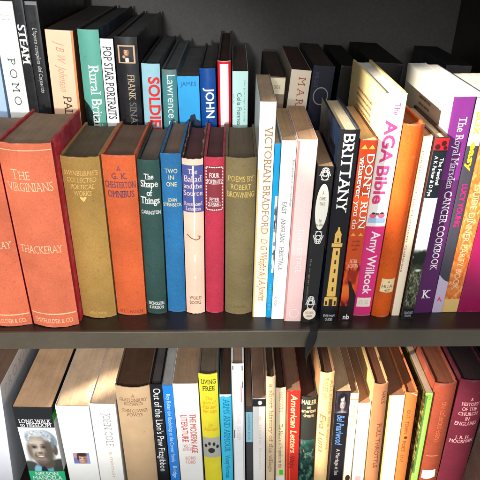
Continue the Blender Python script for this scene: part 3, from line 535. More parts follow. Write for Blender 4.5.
 {'label':'pale pink paperback with plain tan page tops and faint roundel at foot','row':'F','kind':'soft','surf':'gloss','loc':(0.06598,0.01806,0.00018),'lean':0.01903,'size':(0.0193,0.118,0.2231),'c':(242,204,200),'board':None,'pg':(198,160,128),'bulge':0.0006,'fray':0,'torn':0,'items':[{'t':'A','n':'upper_panel','shapes':[((246,220,214),[(-0.42,0.09187),(0.5,0.09187),(0.5,0.21248),(-0.42,0.21248)])]},{'t':'A','n':'roundel','shapes':[((255,238,236),[(0.35,0.01215),(0.34,0.01039),(0.299,0.01064),(0.308,0.01215)]),((255,238,236),[(0.34,0.01039),(0.31,0.00875),(0.273,0.00923),(0.299,0.01064)]),((255,238,236),[(0.31,0.00875),(0.262,0.00734),(0.232,0.00802),(0.273,0.00923)]),((255,238,236),[(0.262,0.00734),(0.2,0.00626),(0.179,0.00709),(0.232,0.00802)]),((255,238,236),[(0.2,0.00626),(0.128,0.00558),(0.117,0.0065),(0.179,0.00709)]),((255,238,236),[(0.128,0.00558),(0.05,0.00534),(0.05,0.0063),(0.117,0.0065)]),((255,238,236),[(0.05,0.00534),(-0.028,0.00558),(-0.017,0.0065),(0.05,0.0063)]),((255,238,236),[(-0.028,0.00558),(-0.1,0.00626),(-0.079,0.00709),(-0.017,0.0065)]),((255,238,236),[(-0.1,0.00626),(-0.162,0.00734),(-0.132,0.00802),(-0.079,0.00709)]),((255,238,236),[(-0.162,0.00734),(-0.21,0.00875),(-0.173,0.00923),(-0.132,0.00802)]),((255,238,236),[(-0.21,0.00875),(-0.24,0.01039),(-0.199,0.01064),(-0.173,0.00923)]),((255,238,236),[(-0.24,0.01039),(-0.25,0.01215),(-0.208,0.01215),(-0.199,0.01064)]),((255,238,236),[(-0.25,0.01215),(-0.24,0.01389),(-0.199,0.01365),(-0.208,0.01215)]),((255,238,236),[(-0.24,0.01389),(-0.21,0.01552),(-0.173,0.01505),(-0.199,0.01365)]),((255,238,236),[(-0.21,0.01552),(-0.162,0.01691),(-0.132,0.01625),(-0.173,0.01505)]),((255,238,236),[(-0.162,0.01691),(-0.1,0.01798),(-0.079,0.01716),(-0.132,0.01625)]),((255,238,236),[(-0.1,0.01798),(-0.028,0.01865),(-0.017,0.01774),(-0.079,0.01716)]),((255,238,236),[(-0.028,0.01865),(0.05,0.01887),(0.05,0.01794),(-0.017,0.01774)]),((255,238,236),[(0.05,0.01887),(0.128,0.01865),(0.117,0.01774),(0.05,0.01794)]),((255,238,236),[(0.128,0.01865),(0.2,0.01798),(0.179,0.01716),(0.117,0.01774)]),((255,238,236),[(0.2,0.01798),(0.262,0.01691),(0.232,0.01625),(0.179,0.01716)]),((255,238,236),[(0.262,0.01691),(0.31,0.01552),(0.273,0.01505),(0.232,0.01625)]),((255,238,236),[(0.31,0.01552),(0.34,0.01389),(0.299,0.01365),(0.273,0.01505)]),((255,238,236),[(0.34,0.01389),(0.35,0.01215),(0.308,0.01215),(0.299,0.01365)])]},{'t':'R','u0':-0.5,'u1':-0.44,'c':(232,140,132),'n':'edge_stripe','v1':0.22215,'v0':0.0004},{'t':'V','s':'THE HERITAGE','u':0.05,'h':0.3,'c':(255,240,238),'n':'title','v0':0.12553,'v1':0.0696}]},
 {'label':'black spine with white oval label and scrolling flourishes','row':'F','kind':'soft','surf':'gloss','loc':(0.08444,0.01661,0.00022),'lean':0.02636,'size':(0.01659,0.112,0.19603),'c':(34,32,32),'board':None,'pg':(170,138,110),'bulge':0.0006,'fray':0,'torn':0,'items':[{'t':'A','n':'flourish','shapes':[((235,235,230),[(-0.295,0.18556),(-0.268,0.18753),(-0.318,0.18762),(-0.345,0.18565)]),((235,235,230),[(-0.271,0.18743),(-0.196,0.189),(-0.24,0.18929),(-0.315,0.18772)]),((235,235,230),[(-0.204,0.1889),(-0.095,0.18977),(-0.123,0.19026),(-0.232,0.18939)]),((235,235,230),[(-0.109,0.18972),(0.011,0.18971),(0.011,0.1903),(-0.109,0.19031)]),((235,235,230),[(-0.003,0.18976),(0.105,0.18888),(0.134,0.18937),(0.026,0.19025)]),((235,235,230),[(0.098,0.18898),(0.172,0.1874),(0.216,0.18768),(0.141,0.18927)]),((235,235,230),[(0.169,0.18749),(0.195,0.18552),(0.245,0.18561),(0.219,0.18759)]),((235,235,230),[(0.195,0.18562),(0.167,0.18364),(0.217,0.18354),(0.245,0.18552)]),((235,235,230),[(0.17,0.18374),(0.094,0.18216),(0.138,0.18186),(0.214,0.18344)]),((235,235,230),[(0.102,0.18226),(-0.007,0.1814),(0.021,0.1809),(0.13,0.18176)]),((235,235,230),[(0.007,0.18145),(-0.113,0.18147),(-0.114,0.18088),(0.006,0.18085)]),((235,235,230),[(-0.099,0.18142),(-0.207,0.18233),(-0.236,0.18184),(-0.128,0.18093)]),((235,235,230),[(-0.232,0.18879),(-0.212,0.19029),(-0.261,0.19038),(-0.282,0.18888)]),((235,235,230),[(-0.215,0.19019),(-0.157,0.19139),(-0.2,0.19168),(-0.258,0.19048)]),((235,235,230),[(-0.165,0.19129),(-0.081,0.19196),(-0.109,0.19244),(-0.193,0.19178)]),((235,235,230),[(-0.095,0.1919),(-0.003,0.1919),(-0.003,0.19249),(-0.095,0.19249)]),((235,235,230),[(-0.017,0.19195),(0.066,0.19128),(0.094,0.19176),(0.011,0.19243)]),((235,235,230),[(0.058,0.19138),(0.115,0.19017),(0.159,0.19045),(0.102,0.19166)]),((235,235,230),[(0.112,0.19027),(0.132,0.18876),(0.182,0.18885),(0.162,0.19036)]),((235,235,230),[(0.132,0.18886),(0.111,0.18735),(0.16,0.18725),(0.182,0.18876)]),((235,235,230),[(0.114,0.18745),(0.056,0.18625),(0.099,0.18595),(0.157,0.18716)]),((235,235,230),[(0.064,0.18635),(-0.02,0.18569),(0.007,0.1852),(0.091,0.18585)]),((235,235,230),[(-0.006,0.18574),(-0.098,0.18576),(-0.099,0.18517),(-0.007,0.18515)]),((235,235,230),[(-0.084,0.18571),(-0.167,0.1864),(-0.196,0.18591),(-0.113,0.18522)]),((235,235,230),[(-0.169,0.192),(-0.155,0.19304),(-0.204,0.19313),(-0.219,0.19209)]),((235,235,230),[(-0.158,0.19294),(-0.118,0.19377),(-0.161,0.19406),(-0.201,0.19323)]),((235,235,230),[(-0.126,0.19367),(-0.068,0.19413),(-0.096,0.19462),(-0.154,0.19416)]),((235,235,230),[(-0.082,0.19408),(-0.017,0.19408),(-0.017,0.19466),(-0.081,0.19467)]),((235,235,230),[(-0.031,0.19413),(0.026,0.19366),(0.055,0.19414),(-0.003,0.19461)]),((235,235,230),[(0.019,0.19376),(0.058,0.19293),(0.102,0.19321),(0.062,0.19405)]),((235,235,230),[(0.055,0.19302),(0.069,0.19198),(0.119,0.19207),(0.105,0.19311)]),((235,235,230),[(0.069,0.19208),(0.054,0.19104),(0.104,0.19094),(0.119,0.19198)]),((235,235,230),[(0.057,0.19113),(0.017,0.19031),(0.06,0.19001),(0.101,0.19084)]),((235,235,230),[(0.025,0.1904),(-0.033,0.18995),(-0.006,0.18946),(0.052,0.18991)]),((235,235,230),[(-0.019,0.19),(-0.083,0.19001),(-0.084,0.18942),(-0.02,0.18941)]),((235,235,230),[(-0.069,0.18996),(-0.127,0.19044),(-0.156,0.18996),(-0.098,0.18948)]),((235,235,230),[(0.345,0.18565),(0.318,0.18762),(0.268,0.18753),(0.295,0.18556)]),((235,235,230),[(0.315,0.18772),(0.24,0.18929),(0.196,0.189),(0.271,0.18743)]),((235,235,230),[(0.232,0.18939),(0.123,0.19026),(0.095,0.18977),(0.204,0.1889)]),((235,235,230),[(0.109,0.19031),(-0.011,0.1903),(-0.011,0.18971),(0.109,0.18972)]),((235,235,230),[(-0.026,0.19025),(-0.134,0.18937),(-0.105,0.18888),(0.003,0.18976)]),((235,235,230),[(-0.141,0.18927),(-0.216,0.18768),(-0.172,0.1874),(-0.098,0.18898)]),((235,235,230),[(-0.219,0.18759),(-0.245,0.18561),(-0.195,0.18552),(-0.169,0.18749)]),((235,235,230),[(-0.245,0.18552),(-0.217,0.18354),(-0.167,0.18364),(-0.195,0.18562)]),((235,235,230),[(-0.214,0.18344),(-0.138,0.18186),(-0.094,0.18216),(-0.17,0.18374)]),((235,235,230),[(-0.13,0.18176),(-0.021,0.1809),(0.007,0.1814),(-0.102,0.18226)]),((235,235,230),[(-0.006,0.18085),(0.114,0.18088),(0.113,0.18147),(-0.007,0.18145)]),((235,235,230),[(0.128,0.18093),(0.236,0.18184),(0.207,0.18233),(0.099,0.18142)]),((235,235,230),[(0.282,0.18888),(0.261,0.19038),(0.212,0.19029),(0.232,0.18879)]),((235,235,230),[(0.258,0.19048),(0.2,0.19168),(0.157,0.19139),(0.215,0.19019)]),((235,235,230),[(0.193,0.19178),(0.109,0.19244),(0.081,0.19196),(0.165,0.19129)]),((235,235,230),[(0.095,0.19249),(0.003,0.19249),(0.003,0.1919),(0.095,0.1919)]),((235,235,230),[(-0.011,0.19243),(-0.094,0.19176),(-0.066,0.19128),(0.017,0.19195)]),((235,235,230),[(-0.102,0.19166),(-0.159,0.19045),(-0.115,0.19017),(-0.058,0.19138)]),((235,235,230),[(-0.162,0.19036),(-0.182,0.18885),(-0.132,0.18876),(-0.112,0.19027)]),((235,235,230),[(-0.182,0.18876),(-0.16,0.18725),(-0.111,0.18735),(-0.132,0.18886)]),((235,235,230),[(-0.157,0.18716),(-0.099,0.18595),(-0.056,0.18625),(-0.114,0.18745)]),((235,235,230),[(-0.091,0.18585),(-0.007,0.1852),(0.02,0.18569),(-0.064,0.18635)]),((235,235,230),[(0.007,0.18515),(0.099,0.18517),(0.098,0.18576),(0.006,0.18574)]),((235,235,230),[(0.113,0.18522),(0.196,0.18591),(0.167,0.1864),(0.084,0.18571)]),((235,235,230),[(0.219,0.19209),(0.204,0.19313),(0.155,0.19304),(0.169,0.192)]),((235,235,230),[(0.201,0.19323),(0.161,0.19406),(0.118,0.19377),(0.158,0.19294)]),((235,235,230),[(0.154,0.19416),(0.096,0.19462),(0.068,0.19413),(0.126,0.19367)]),((235,235,230),[(0.081,0.19467),(0.017,0.19466),(0.017,0.19408),(0.082,0.19408)]),((235,235,230),[(0.003,0.19461),(-0.055,0.19414),(-0.026,0.19366),(0.031,0.19413)]),((235,235,230),[(-0.062,0.19405),(-0.102,0.19321),(-0.058,0.19293),(-0.019,0.19376)]),((235,235,230),[(-0.105,0.19311),(-0.119,0.19207),(-0.069,0.19198),(-0.055,0.19302)]),((235,235,230),[(-0.119,0.19198),(-0.104,0.19094),(-0.054,0.19104),(-0.069,0.19208)]),((235,235,230),[(-0.101,0.19084),(-0.06,0.19001),(-0.017,0.19031),(-0.057,0.19113)]),((235,235,230),[(-0.052,0.18991),(0.006,0.18946),(0.033,0.18995),(-0.025,0.1904)]),((235,235,230),[(0.02,0.18941),(0.084,0.18942),(0.083,0.19001),(0.019,0.19)]),((235,235,230),[(0.098,0.18948),(0.156,0.18996),(0.127,0.19044),(0.069,0.18996)])]},{'t':'A','n':'flourish','shapes':[((235,235,230),[(-0.345,0.11766),(-0.318,0.11541),(-0.268,0.11552),(-0.295,0.11776)]),((235,235,230),[(-0.315,0.1153),(-0.24,0.1135),(-0.196,0.11383),(-0.271,0.11563)]),((235,235,230),[(-0.232,0.11338),(-0.123,0.11238),(-0.095,0.11295),(-0.204,0.11394)]),((235,235,230),[(-0.109,0.11232),(0.011,0.11233),(0.011,0.11301),(-0.109,0.11301)]),((235,235,230),[(0.026,0.11239),(0.134,0.11341),(0.105,0.11397),(-0.003,0.11295)]),((235,235,230),[(0.141,0.11353),(0.216,0.11534),(0.172,0.11567),(0.098,0.11386)]),((235,235,230),[(0.219,0.11545),(0.245,0.1177),(0.195,0.11781),(0.169,0.11556)]),((235,235,230),[(0.245,0.11781),(0.217,0.12004),(0.167,0.11993),(0.195,0.1177)]),((235,235,230),[(0.214,0.12015),(0.138,0.12192),(0.094,0.12159),(0.17,0.11982)]),((235,235,230),[(0.13,0.12203),(0.021,0.123),(-0.007,0.12244),(0.102,0.12148)]),((235,235,230),[(0.006,0.12305),(-0.114,0.12302),(-0.113,0.12236),(0.007,0.12239)]),((235,235,230),[(-0.128,0.12296),(-0.236,0.12195),(-0.207,0.1214),(-0.099,0.12242)]),((235,235,230),[(-0.282,0.11397),(-0.261,0.11224),(-0.212,0.11235),(-0.232,0.11408)]),((235,235,230),[(-0.258,0.11212),(-0.2,0.11073),(-0.157,0.11107),(-0.215,0.11246)]),((235,235,230),[(-0.193,0.11062),(-0.109,0.10985),(-0.081,0.11041),(-0.165,0.11118)]),((235,235,230),[(-0.095,0.10979),(-0.003,0.1098),(-0.003,0.11048),(-0.095,0.11047)]),((235,235,230),[(0.011,0.10986),(0.094,0.11064),(0.066,0.1112),(-0.017,0.11042)]),((235,235,230),[(0.102,0.11076),(0.159,0.11216),(0.115,0.11249),(0.058,0.11109)]),((235,235,230),[(0.162,0.11227),(0.182,0.114),(0.132,0.11411),(0.112,0.11237)]),((235,235,230),[(0.182,0.11411),(0.16,0.11583),(0.111,0.11572),(0.132,0.114)]),((235,235,230),[(0.157,0.11595),(0.099,0.11731),(0.056,0.11698),(0.114,0.11561)]),((235,235,230),[(0.091,0.11743),(0.007,0.11817),(-0.02,0.11761),(0.064,0.11686)]),((235,235,230),[(-0.007,0.11823),(-0.099,0.11821),(-0.098,0.11753),(-0.006,0.11755)]),((235,235,230),[(-0.113,0.11814),(-0.196,0.11736),(-0.167,0.11681),(-0.084,0.11759)]),((235,235,230),[(-0.219,0.11025),(-0.204,0.10904),(-0.155,0.10915),(-0.169,0.11036)]),((235,235,230),[(-0.201,0.10893),(-0.161,0.10796),(-0.118,0.10829),(-0.158,0.10927)]),((235,235,230),[(-0.154,0.10784),(-0.096,0.1073),(-0.068,0.10787),(-0.126,0.10841)]),((235,235,230),[(-0.081,0.10724),(-0.017,0.10725),(-0.017,0.10794),(-0.082,0.10793)]),((235,235,230),[(-0.003,0.10731),(0.055,0.10786),(0.026,0.10842),(-0.031,0.10787)]),((235,235,230),[(0.062,0.10797),(0.102,0.10895),(0.058,0.10928),(0.019,0.10831)]),((235,235,230),[(0.105,0.10907),(0.119,0.11028),(0.069,0.11038),(0.055,0.10917)]),((235,235,230),[(0.119,0.11039),(0.104,0.11159),(0.054,0.11148),(0.069,0.11027)]),((235,235,230),[(0.101,0.11171),(0.06,0.11267),(0.017,0.11233),(0.057,0.11137)]),((235,235,230),[(0.052,0.11278),(-0.006,0.1133),(-0.033,0.11274),(0.025,0.11221)]),((235,235,230),[(-0.02,0.11336),(-0.084,0.11334),(-0.083,0.11267),(-0.019,0.11268)]),((235,235,230),[(-0.098,0.11328),(-0.156,0.11273),(-0.127,0.11218),(-0.069,0.11273)]),((235,235,230),[(0.295,0.11776),(0.268,0.11552),(0.318,0.11541),(0.345,0.11766)]),((235,235,230),[(0.271,0.11563),(0.196,0.11383),(0.24,0.1135),(0.315,0.1153)]),((235,235,230),[(0.204,0.11394),(0.095,0.11295),(0.123,0.11238),(0.232,0.11338)]),((235,235,230),[(0.109,0.11301),(-0.011,0.11301),(-0.011,0.11233),(0.109,0.11232)]),((235,235,230),[(0.003,0.11295),(-0.105,0.11397),(-0.134,0.11341),(-0.026,0.11239)]),((235,235,230),[(-0.098,0.11386),(-0.172,0.11567),(-0.216,0.11534),(-0.141,0.11353)]),((235,235,230),[(-0.169,0.11556),(-0.195,0.11781),(-0.245,0.1177),(-0.219,0.11545)]),((235,235,230),[(-0.195,0.1177),(-0.167,0.11993),(-0.217,0.12004),(-0.245,0.11781)]),((235,235,230),[(-0.17,0.11982),(-0.094,0.12159),(-0.138,0.12192),(-0.214,0.12015)]),((235,235,230),[(-0.102,0.12148),(0.007,0.12244),(-0.021,0.123),(-0.13,0.12203)]),((235,235,230),[(-0.007,0.12239),(0.113,0.12236),(0.114,0.12302),(-0.006,0.12305)]),((235,235,230),[(0.099,0.12242),(0.207,0.1214),(0.236,0.12195),(0.128,0.12296)]),((235,235,230),[(0.232,0.11408),(0.212,0.11235),(0.261,0.11224),(0.282,0.11397)]),((235,235,230),[(0.215,0.11246),(0.157,0.11107),(0.2,0.11073),(0.258,0.11212)]),((235,235,230),[(0.165,0.11118),(0.081,0.11041),(0.109,0.10985),(0.193,0.11062)]),((235,235,230),[(0.095,0.11047),(0.003,0.11048),(0.003,0.1098),(0.095,0.10979)]),((235,235,230),[(0.017,0.11042),(-0.066,0.1112),(-0.094,0.11064),(-0.011,0.10986)]),((235,235,230),[(-0.058,0.11109),(-0.115,0.11249),(-0.159,0.11216),(-0.102,0.11076)]),((235,235,230),[(-0.112,0.11237),(-0.132,0.11411),(-0.182,0.114),(-0.162,0.11227)]),((235,235,230),[(-0.132,0.114),(-0.111,0.11572),(-0.16,0.11583),(-0.182,0.11411)]),((235,235,230),[(-0.114,0.11561),(-0.056,0.11698),(-0.099,0.11731),(-0.157,0.11595)]),((235,235,230),[(-0.064,0.11686),(0.02,0.11761),(-0.007,0.11817),(-0.091,0.11743)]),((235,235,230),[(0.006,0.11755),(0.098,0.11753),(0.099,0.11821),(0.007,0.11823)]),((235,235,230),[(0.084,0.11759),(0.167,0.11681),(0.196,0.11736),(0.113,0.11814)]),((235,235,230),[(0.169,0.11036),(0.155,0.10915),(0.204,0.10904),(0.219,0.11025)]),((235,235,230),[(0.158,0.10927),(0.118,0.10829),(0.161,0.10796),(0.201,0.10893)]),((235,235,230),[(0.126,0.10841),(0.068,0.10787),(0.096,0.1073),(0.154,0.10784)]),((235,235,230),[(0.082,0.10793),(0.017,0.10794),(0.017,0.10725),(0.081,0.10724)]),((235,235,230),[(0.031,0.10787),(-0.026,0.10842),(-0.055,0.10786),(0.003,0.10731)]),((235,235,230),[(-0.019,0.10831),(-0.058,0.10928),(-0.102,0.10895),(-0.062,0.10797)]),((235,235,230),[(-0.055,0.10917),(-0.069,0.11038),(-0.119,0.11028),(-0.105,0.10907)]),((235,235,230),[(-0.069,0.11027),(-0.054,0.11148),(-0.104,0.11159),(-0.119,0.11039)]),((235,235,230),[(-0.057,0.11137),(-0.017,0.11233),(-0.06,0.11267),(-0.101,0.11171)]),((235,235,230),[(-0.025,0.11221),(0.033,0.11274),(0.006,0.1133),(-0.052,0.11278)]),((235,235,230),[(0.019,0.11268),(0.083,0.11267),(0.084,0.11334),(0.02,0.11336)]),((235,235,230),[(0.069,0.11273),(0.127,0.11218),(0.156,0.11273),(0.098,0.11328)])]},{'t':'A','n':'flourish','shapes':[((235,235,230),[(-0.295,0.02613),(-0.268,0.02874),(-0.318,0.02887),(-0.345,0.02625)]),((235,235,230),[(-0.271,0.02861),(-0.196,0.0307),(-0.24,0.03109),(-0.315,0.029)]),((235,235,230),[(-0.204,0.03057),(-0.095,0.03172),(-0.123,0.03237),(-0.232,0.03122)]),((235,235,230),[(-0.109,0.03165),(0.011,0.03164),(0.011,0.03242),(-0.109,0.03243)]),((235,235,230),[(-0.003,0.03171),(0.105,0.03054),(0.134,0.03118),(0.026,0.03235)]),((235,235,230),[(0.098,0.03067),(0.172,0.02857),(0.216,0.02895),(0.141,0.03105)]),((235,235,230),[(0.169,0.0287),(0.195,0.02608),(0.245,0.0262),(0.219,0.02882)]),((235,235,230),[(0.195,0.0262),(0.167,0.02358),(0.217,0.02345),(0.245,0.02607)]),((235,235,230),[(0.17,0.02371),(0.094,0.02161),(0.138,0.02122),(0.214,0.02332)]),((235,235,230),[(0.102,0.02175),(-0.007,0.0206),(0.021,0.01993),(0.13,0.02108)]),((235,235,230),[(0.007,0.02066),(-0.113,0.0207),(-0.114,0.0199),(0.006,0.01987)]),((235,235,230),[(-0.099,0.02063),(-0.207,0.02184),(-0.236,0.02119),(-0.128,0.01997)]),((235,235,230),[(-0.232,0.03042),(-0.212,0.03241),(-0.261,0.03253),(-0.282,0.03054)]),((235,235,230),[(-0.215,0.03228),(-0.157,0.03387),(-0.2,0.03426),(-0.258,0.03266)]),((235,235,230),[(-0.165,0.03374),(-0.081,0.03462),(-0.109,0.03526),(-0.193,0.03439)]),((235,235,230),[(-0.095,0.03455),(-0.003,0.03454),(-0.003,0.03532),(-0.095,0.03533)]),((235,235,230),[(-0.017,0.03461),(0.066,0.03372),(0.094,0.03436),(0.011,0.03525)]),((235,235,230),[(0.058,0.03385),(0.115,0.03225),(0.159,0.03263),(0.102,0.03423)]),((235,235,230),[(0.112,0.03238),(0.132,0.03038),(0.182,0.0305),(0.162,0.0325)]),((235,235,230),[(0.132,0.03051),(0.111,0.02851),(0.16,0.02838),(0.182,0.03038)]),((235,235,230),[(0.114,0.02864),(0.056,0.02705),(0.099,0.02665),(0.157,0.02825)]),((235,235,230),[(0.064,0.02718),(-0.02,0.02631),(0.007,0.02565),(0.091,0.02652)]),((235,235,230),[(-0.006,0.02637),(-0.098,0.0264),(-0.099,0.02561),(-0.007,0.02558)]),((235,235,230),[(-0.084,0.02632),(-0.167,0.02724),(-0.196,0.0266),(-0.113,0.02568)]),((235,235,230),[(-0.169,0.03468),(-0.155,0.03606),(-0.204,0.03618),(-0.219,0.0348)]),((235,235,230),[(-0.158,0.03593),(-0.118,0.03703),(-0.161,0.03741),(-0.201,0.03631)]),((235,235,230),[(-0.126,0.0369),(-0.068,0.0375),(-0.096,0.03815),(-0.154,0.03754)]),((235,235,230),[(-0.082,0.03744),(-0.017,0.03743),(-0.017,0.03821),(-0.081,0.03821)]),((235,235,230),[(-0.031,0.0375),(0.026,0.03688),(0.055,0.03752),(-0.003,0.03814)]),((235,235,230),[(0.019,0.03701),(0.058,0.0359),(0.102,0.03628),(0.062,0.03739)]),((235,235,230),[(0.055,0.03603),(0.069,0.03465),(0.119,0.03477),(0.105,0.03615)]),((235,235,230),[(0.069,0.03478),(0.054,0.0334),(0.104,0.03327),(0.119,0.03465)]),((235,235,230),[(0.057,0.03353),(0.017,0.03243),(0.06,0.03204),(0.101,0.03314)]),((235,235,230),[(0.025,0.03256),(-0.033,0.03196),(-0.006,0.03131),(0.052,0.03191)]),((235,235,230),[(-0.019,0.03202),(-0.083,0.03204),(-0.084,0.03126),(-0.02,0.03124)]),((235,235,230),[(-0.069,0.03197),(-0.127,0.0326),(-0.156,0.03197),(-0.098,0.03133)]),((235,235,230),[(0.345,0.02625),(0.318,0.02887),(0.268,0.02874),(0.295,0.02613)]),((235,235,230),[(0.315,0.029),(0.24,0.03109),(0.196,0.0307),(0.271,0.02861)]),((235,235,230),[(0.232,0.03122),(0.123,0.03237),(0.095,0.03172),(0.204,0.03057)]),((235,235,230),[(0.109,0.03243),(-0.011,0.03242),(-0.011,0.03164),(0.109,0.03165)]),((235,235,230),[(-0.026,0.03235),(-0.134,0.03118),(-0.105,0.03054),(0.003,0.03171)]),((235,235,230),[(-0.141,0.03105),(-0.216,0.02895),(-0.172,0.02857),(-0.098,0.03067)]),((235,235,230),[(-0.219,0.02882),(-0.245,0.0262),(-0.195,0.02608),(-0.169,0.0287)]),((235,235,230),[(-0.245,0.02607),(-0.217,0.02345),(-0.167,0.02358),(-0.195,0.0262)]),((235,235,230),[(-0.214,0.02332),(-0.138,0.02122),(-0.094,0.02161),(-0.17,0.02371)]),((235,235,230),[(-0.13,0.02108),(-0.021,0.01993),(0.007,0.0206),(-0.102,0.02175)]),((235,235,230),[(-0.006,0.01987),(0.114,0.0199),(0.113,0.0207),(-0.007,0.02066)]),((235,235,230),[(0.128,0.01997),(0.236,0.02119),(0.207,0.02184),(0.099,0.02063)]),((235,235,230),[(0.282,0.03054),(0.261,0.03253),(0.212,0.03241),(0.232,0.03042)]),((235,235,230),[(0.258,0.03266),(0.2,0.03426),(0.157,0.03387),(0.215,0.03228)]),((235,235,230),[(0.193,0.03439),(0.109,0.03526),(0.081,0.03462),(0.165,0.03374)]),((235,235,230),[(0.095,0.03533),(0.003,0.03532),(0.003,0.03454),(0.095,0.03455)]),((235,235,230),[(-0.011,0.03525),(-0.094,0.03436),(-0.066,0.03372),(0.017,0.03461)]),((235,235,230),[(-0.102,0.03423),(-0.159,0.03263),(-0.115,0.03225),(-0.058,0.03385)]),((235,235,230),[(-0.162,0.0325),(-0.182,0.0305),(-0.132,0.03038),(-0.112,0.03238)]),((235,235,230),[(-0.182,0.03038),(-0.16,0.02838),(-0.111,0.02851),(-0.132,0.03051)]),((235,235,230),[(-0.157,0.02825),(-0.099,0.02665),(-0.056,0.02705),(-0.114,0.02864)]),((235,235,230),[(-0.091,0.02652),(-0.007,0.02565),(0.02,0.02631),(-0.064,0.02718)]),((235,235,230),[(0.007,0.02558),(0.099,0.02561),(0.098,0.0264),(0.006,0.02637)]),((235,235,230),[(0.113,0.02568),(0.196,0.0266),(0.167,0.02724),(0.084,0.02632)]),((235,235,230),[(0.219,0.0348),(0.204,0.03618),(0.155,0.03606),(0.169,0.03468)]),((235,235,230),[(0.201,0.03631),(0.161,0.03741),(0.118,0.03703),(0.158,0.03593)]),((235,235,230),[(0.154,0.03754),(0.096,0.03815),(0.068,0.0375),(0.126,0.0369)]),((235,235,230),[(0.081,0.03821),(0.017,0.03821),(0.017,0.03743),(0.082,0.03744)]),((235,235,230),[(0.003,0.03814),(-0.055,0.03752),(-0.026,0.03688),(0.031,0.0375)]),((235,235,230),[(-0.062,0.03739),(-0.102,0.03628),(-0.058,0.0359),(-0.019,0.03701)]),((235,235,230),[(-0.105,0.03615),(-0.119,0.03477),(-0.069,0.03465),(-0.055,0.03603)]),((235,235,230),[(-0.119,0.03465),(-0.104,0.03327),(-0.054,0.0334),(-0.069,0.03478)]),((235,235,230),[(-0.101,0.03314),(-0.06,0.03204),(-0.017,0.03243),(-0.057,0.03353)]),((235,235,230),[(-0.052,0.03191),(0.006,0.03131),(0.033,0.03196),(-0.025,0.03256)]),((235,235,230),[(0.02,0.03124),(0.084,0.03126),(0.083,0.03204),(0.019,0.03202)]),((235,235,230),[(0.098,0.03133),(0.156,0.03197),(0.127,0.0326),(0.069,0.03197)])]},{'t':'A','n':'oval_label','shapes':[((244,240,226),[(0.4,0.15215),(0.39,0.14623),(0.36,0.14054),(0.313,0.13539),(0.249,0.13105),(0.174,0.12776),(0.089,0.12571),(0.0,0.12502),(-0.089,0.12571),(-0.174,0.12776),(-0.249,0.13105),(-0.313,0.13539),(-0.36,0.14054),(-0.39,0.14623),(-0.4,0.15215),(-0.39,0.15801),(-0.36,0.16351),(-0.313,0.16841),(-0.249,0.17246),(-0.174,0.17548),(-0.089,0.17735),(-0.0,0.17799),(0.089,0.17735),(0.174,0.17548),(0.249,0.17246),(0.313,0.16841),(0.36,0.16351),(0.39,0.15801)])]},{'t':'A','n':'foot_label','shapes':[((240,225,205),[(0.44,0.01313),(0.422,0.01085),(0.37,0.00875),(0.288,0.007),(0.183,0.00574),(0.063,0.00509),(-0.063,0.00509),(-0.183,0.00574),(-0.288,0.007),(-0.37,0.00875),(-0.422,0.01085),(-0.44,0.01313),(-0.422,0.0154),(-0.37,0.01747),(-0.288,0.01919),(-0.183,0.02042),(-0.063,0.02106),(0.063,0.02106),(0.183,0.02042),(0.288,0.01919),(0.37,0.01747),(0.422,0.0154)])]},{'t':'H','lines':[('A',0.16803,0.1,0.00335,0),('COMIC',0.16128,0.4,0.00317,0),('TALE',0.15559,0.34,0.0032,0),('By',0.13579,0.2,0.00332,0),('the author',0.13103,0.5,0.00287,0)],'c':(120,100,70),'n':'title','serif':1},{'t':'H','lines':[('RED CLASSIC',0.01518,0.56,0.00322,0),('LIBRARY',0.01019,0.4,0.00324,0)],'c':(110,80,60),'n':'publisher_mark'},{'t':'V','s':'the original edition','u':-0.3,'h':0.12,'c':(120,120,116),'n':'subtitle','v0':0.08879,'v1':0.0319}]},
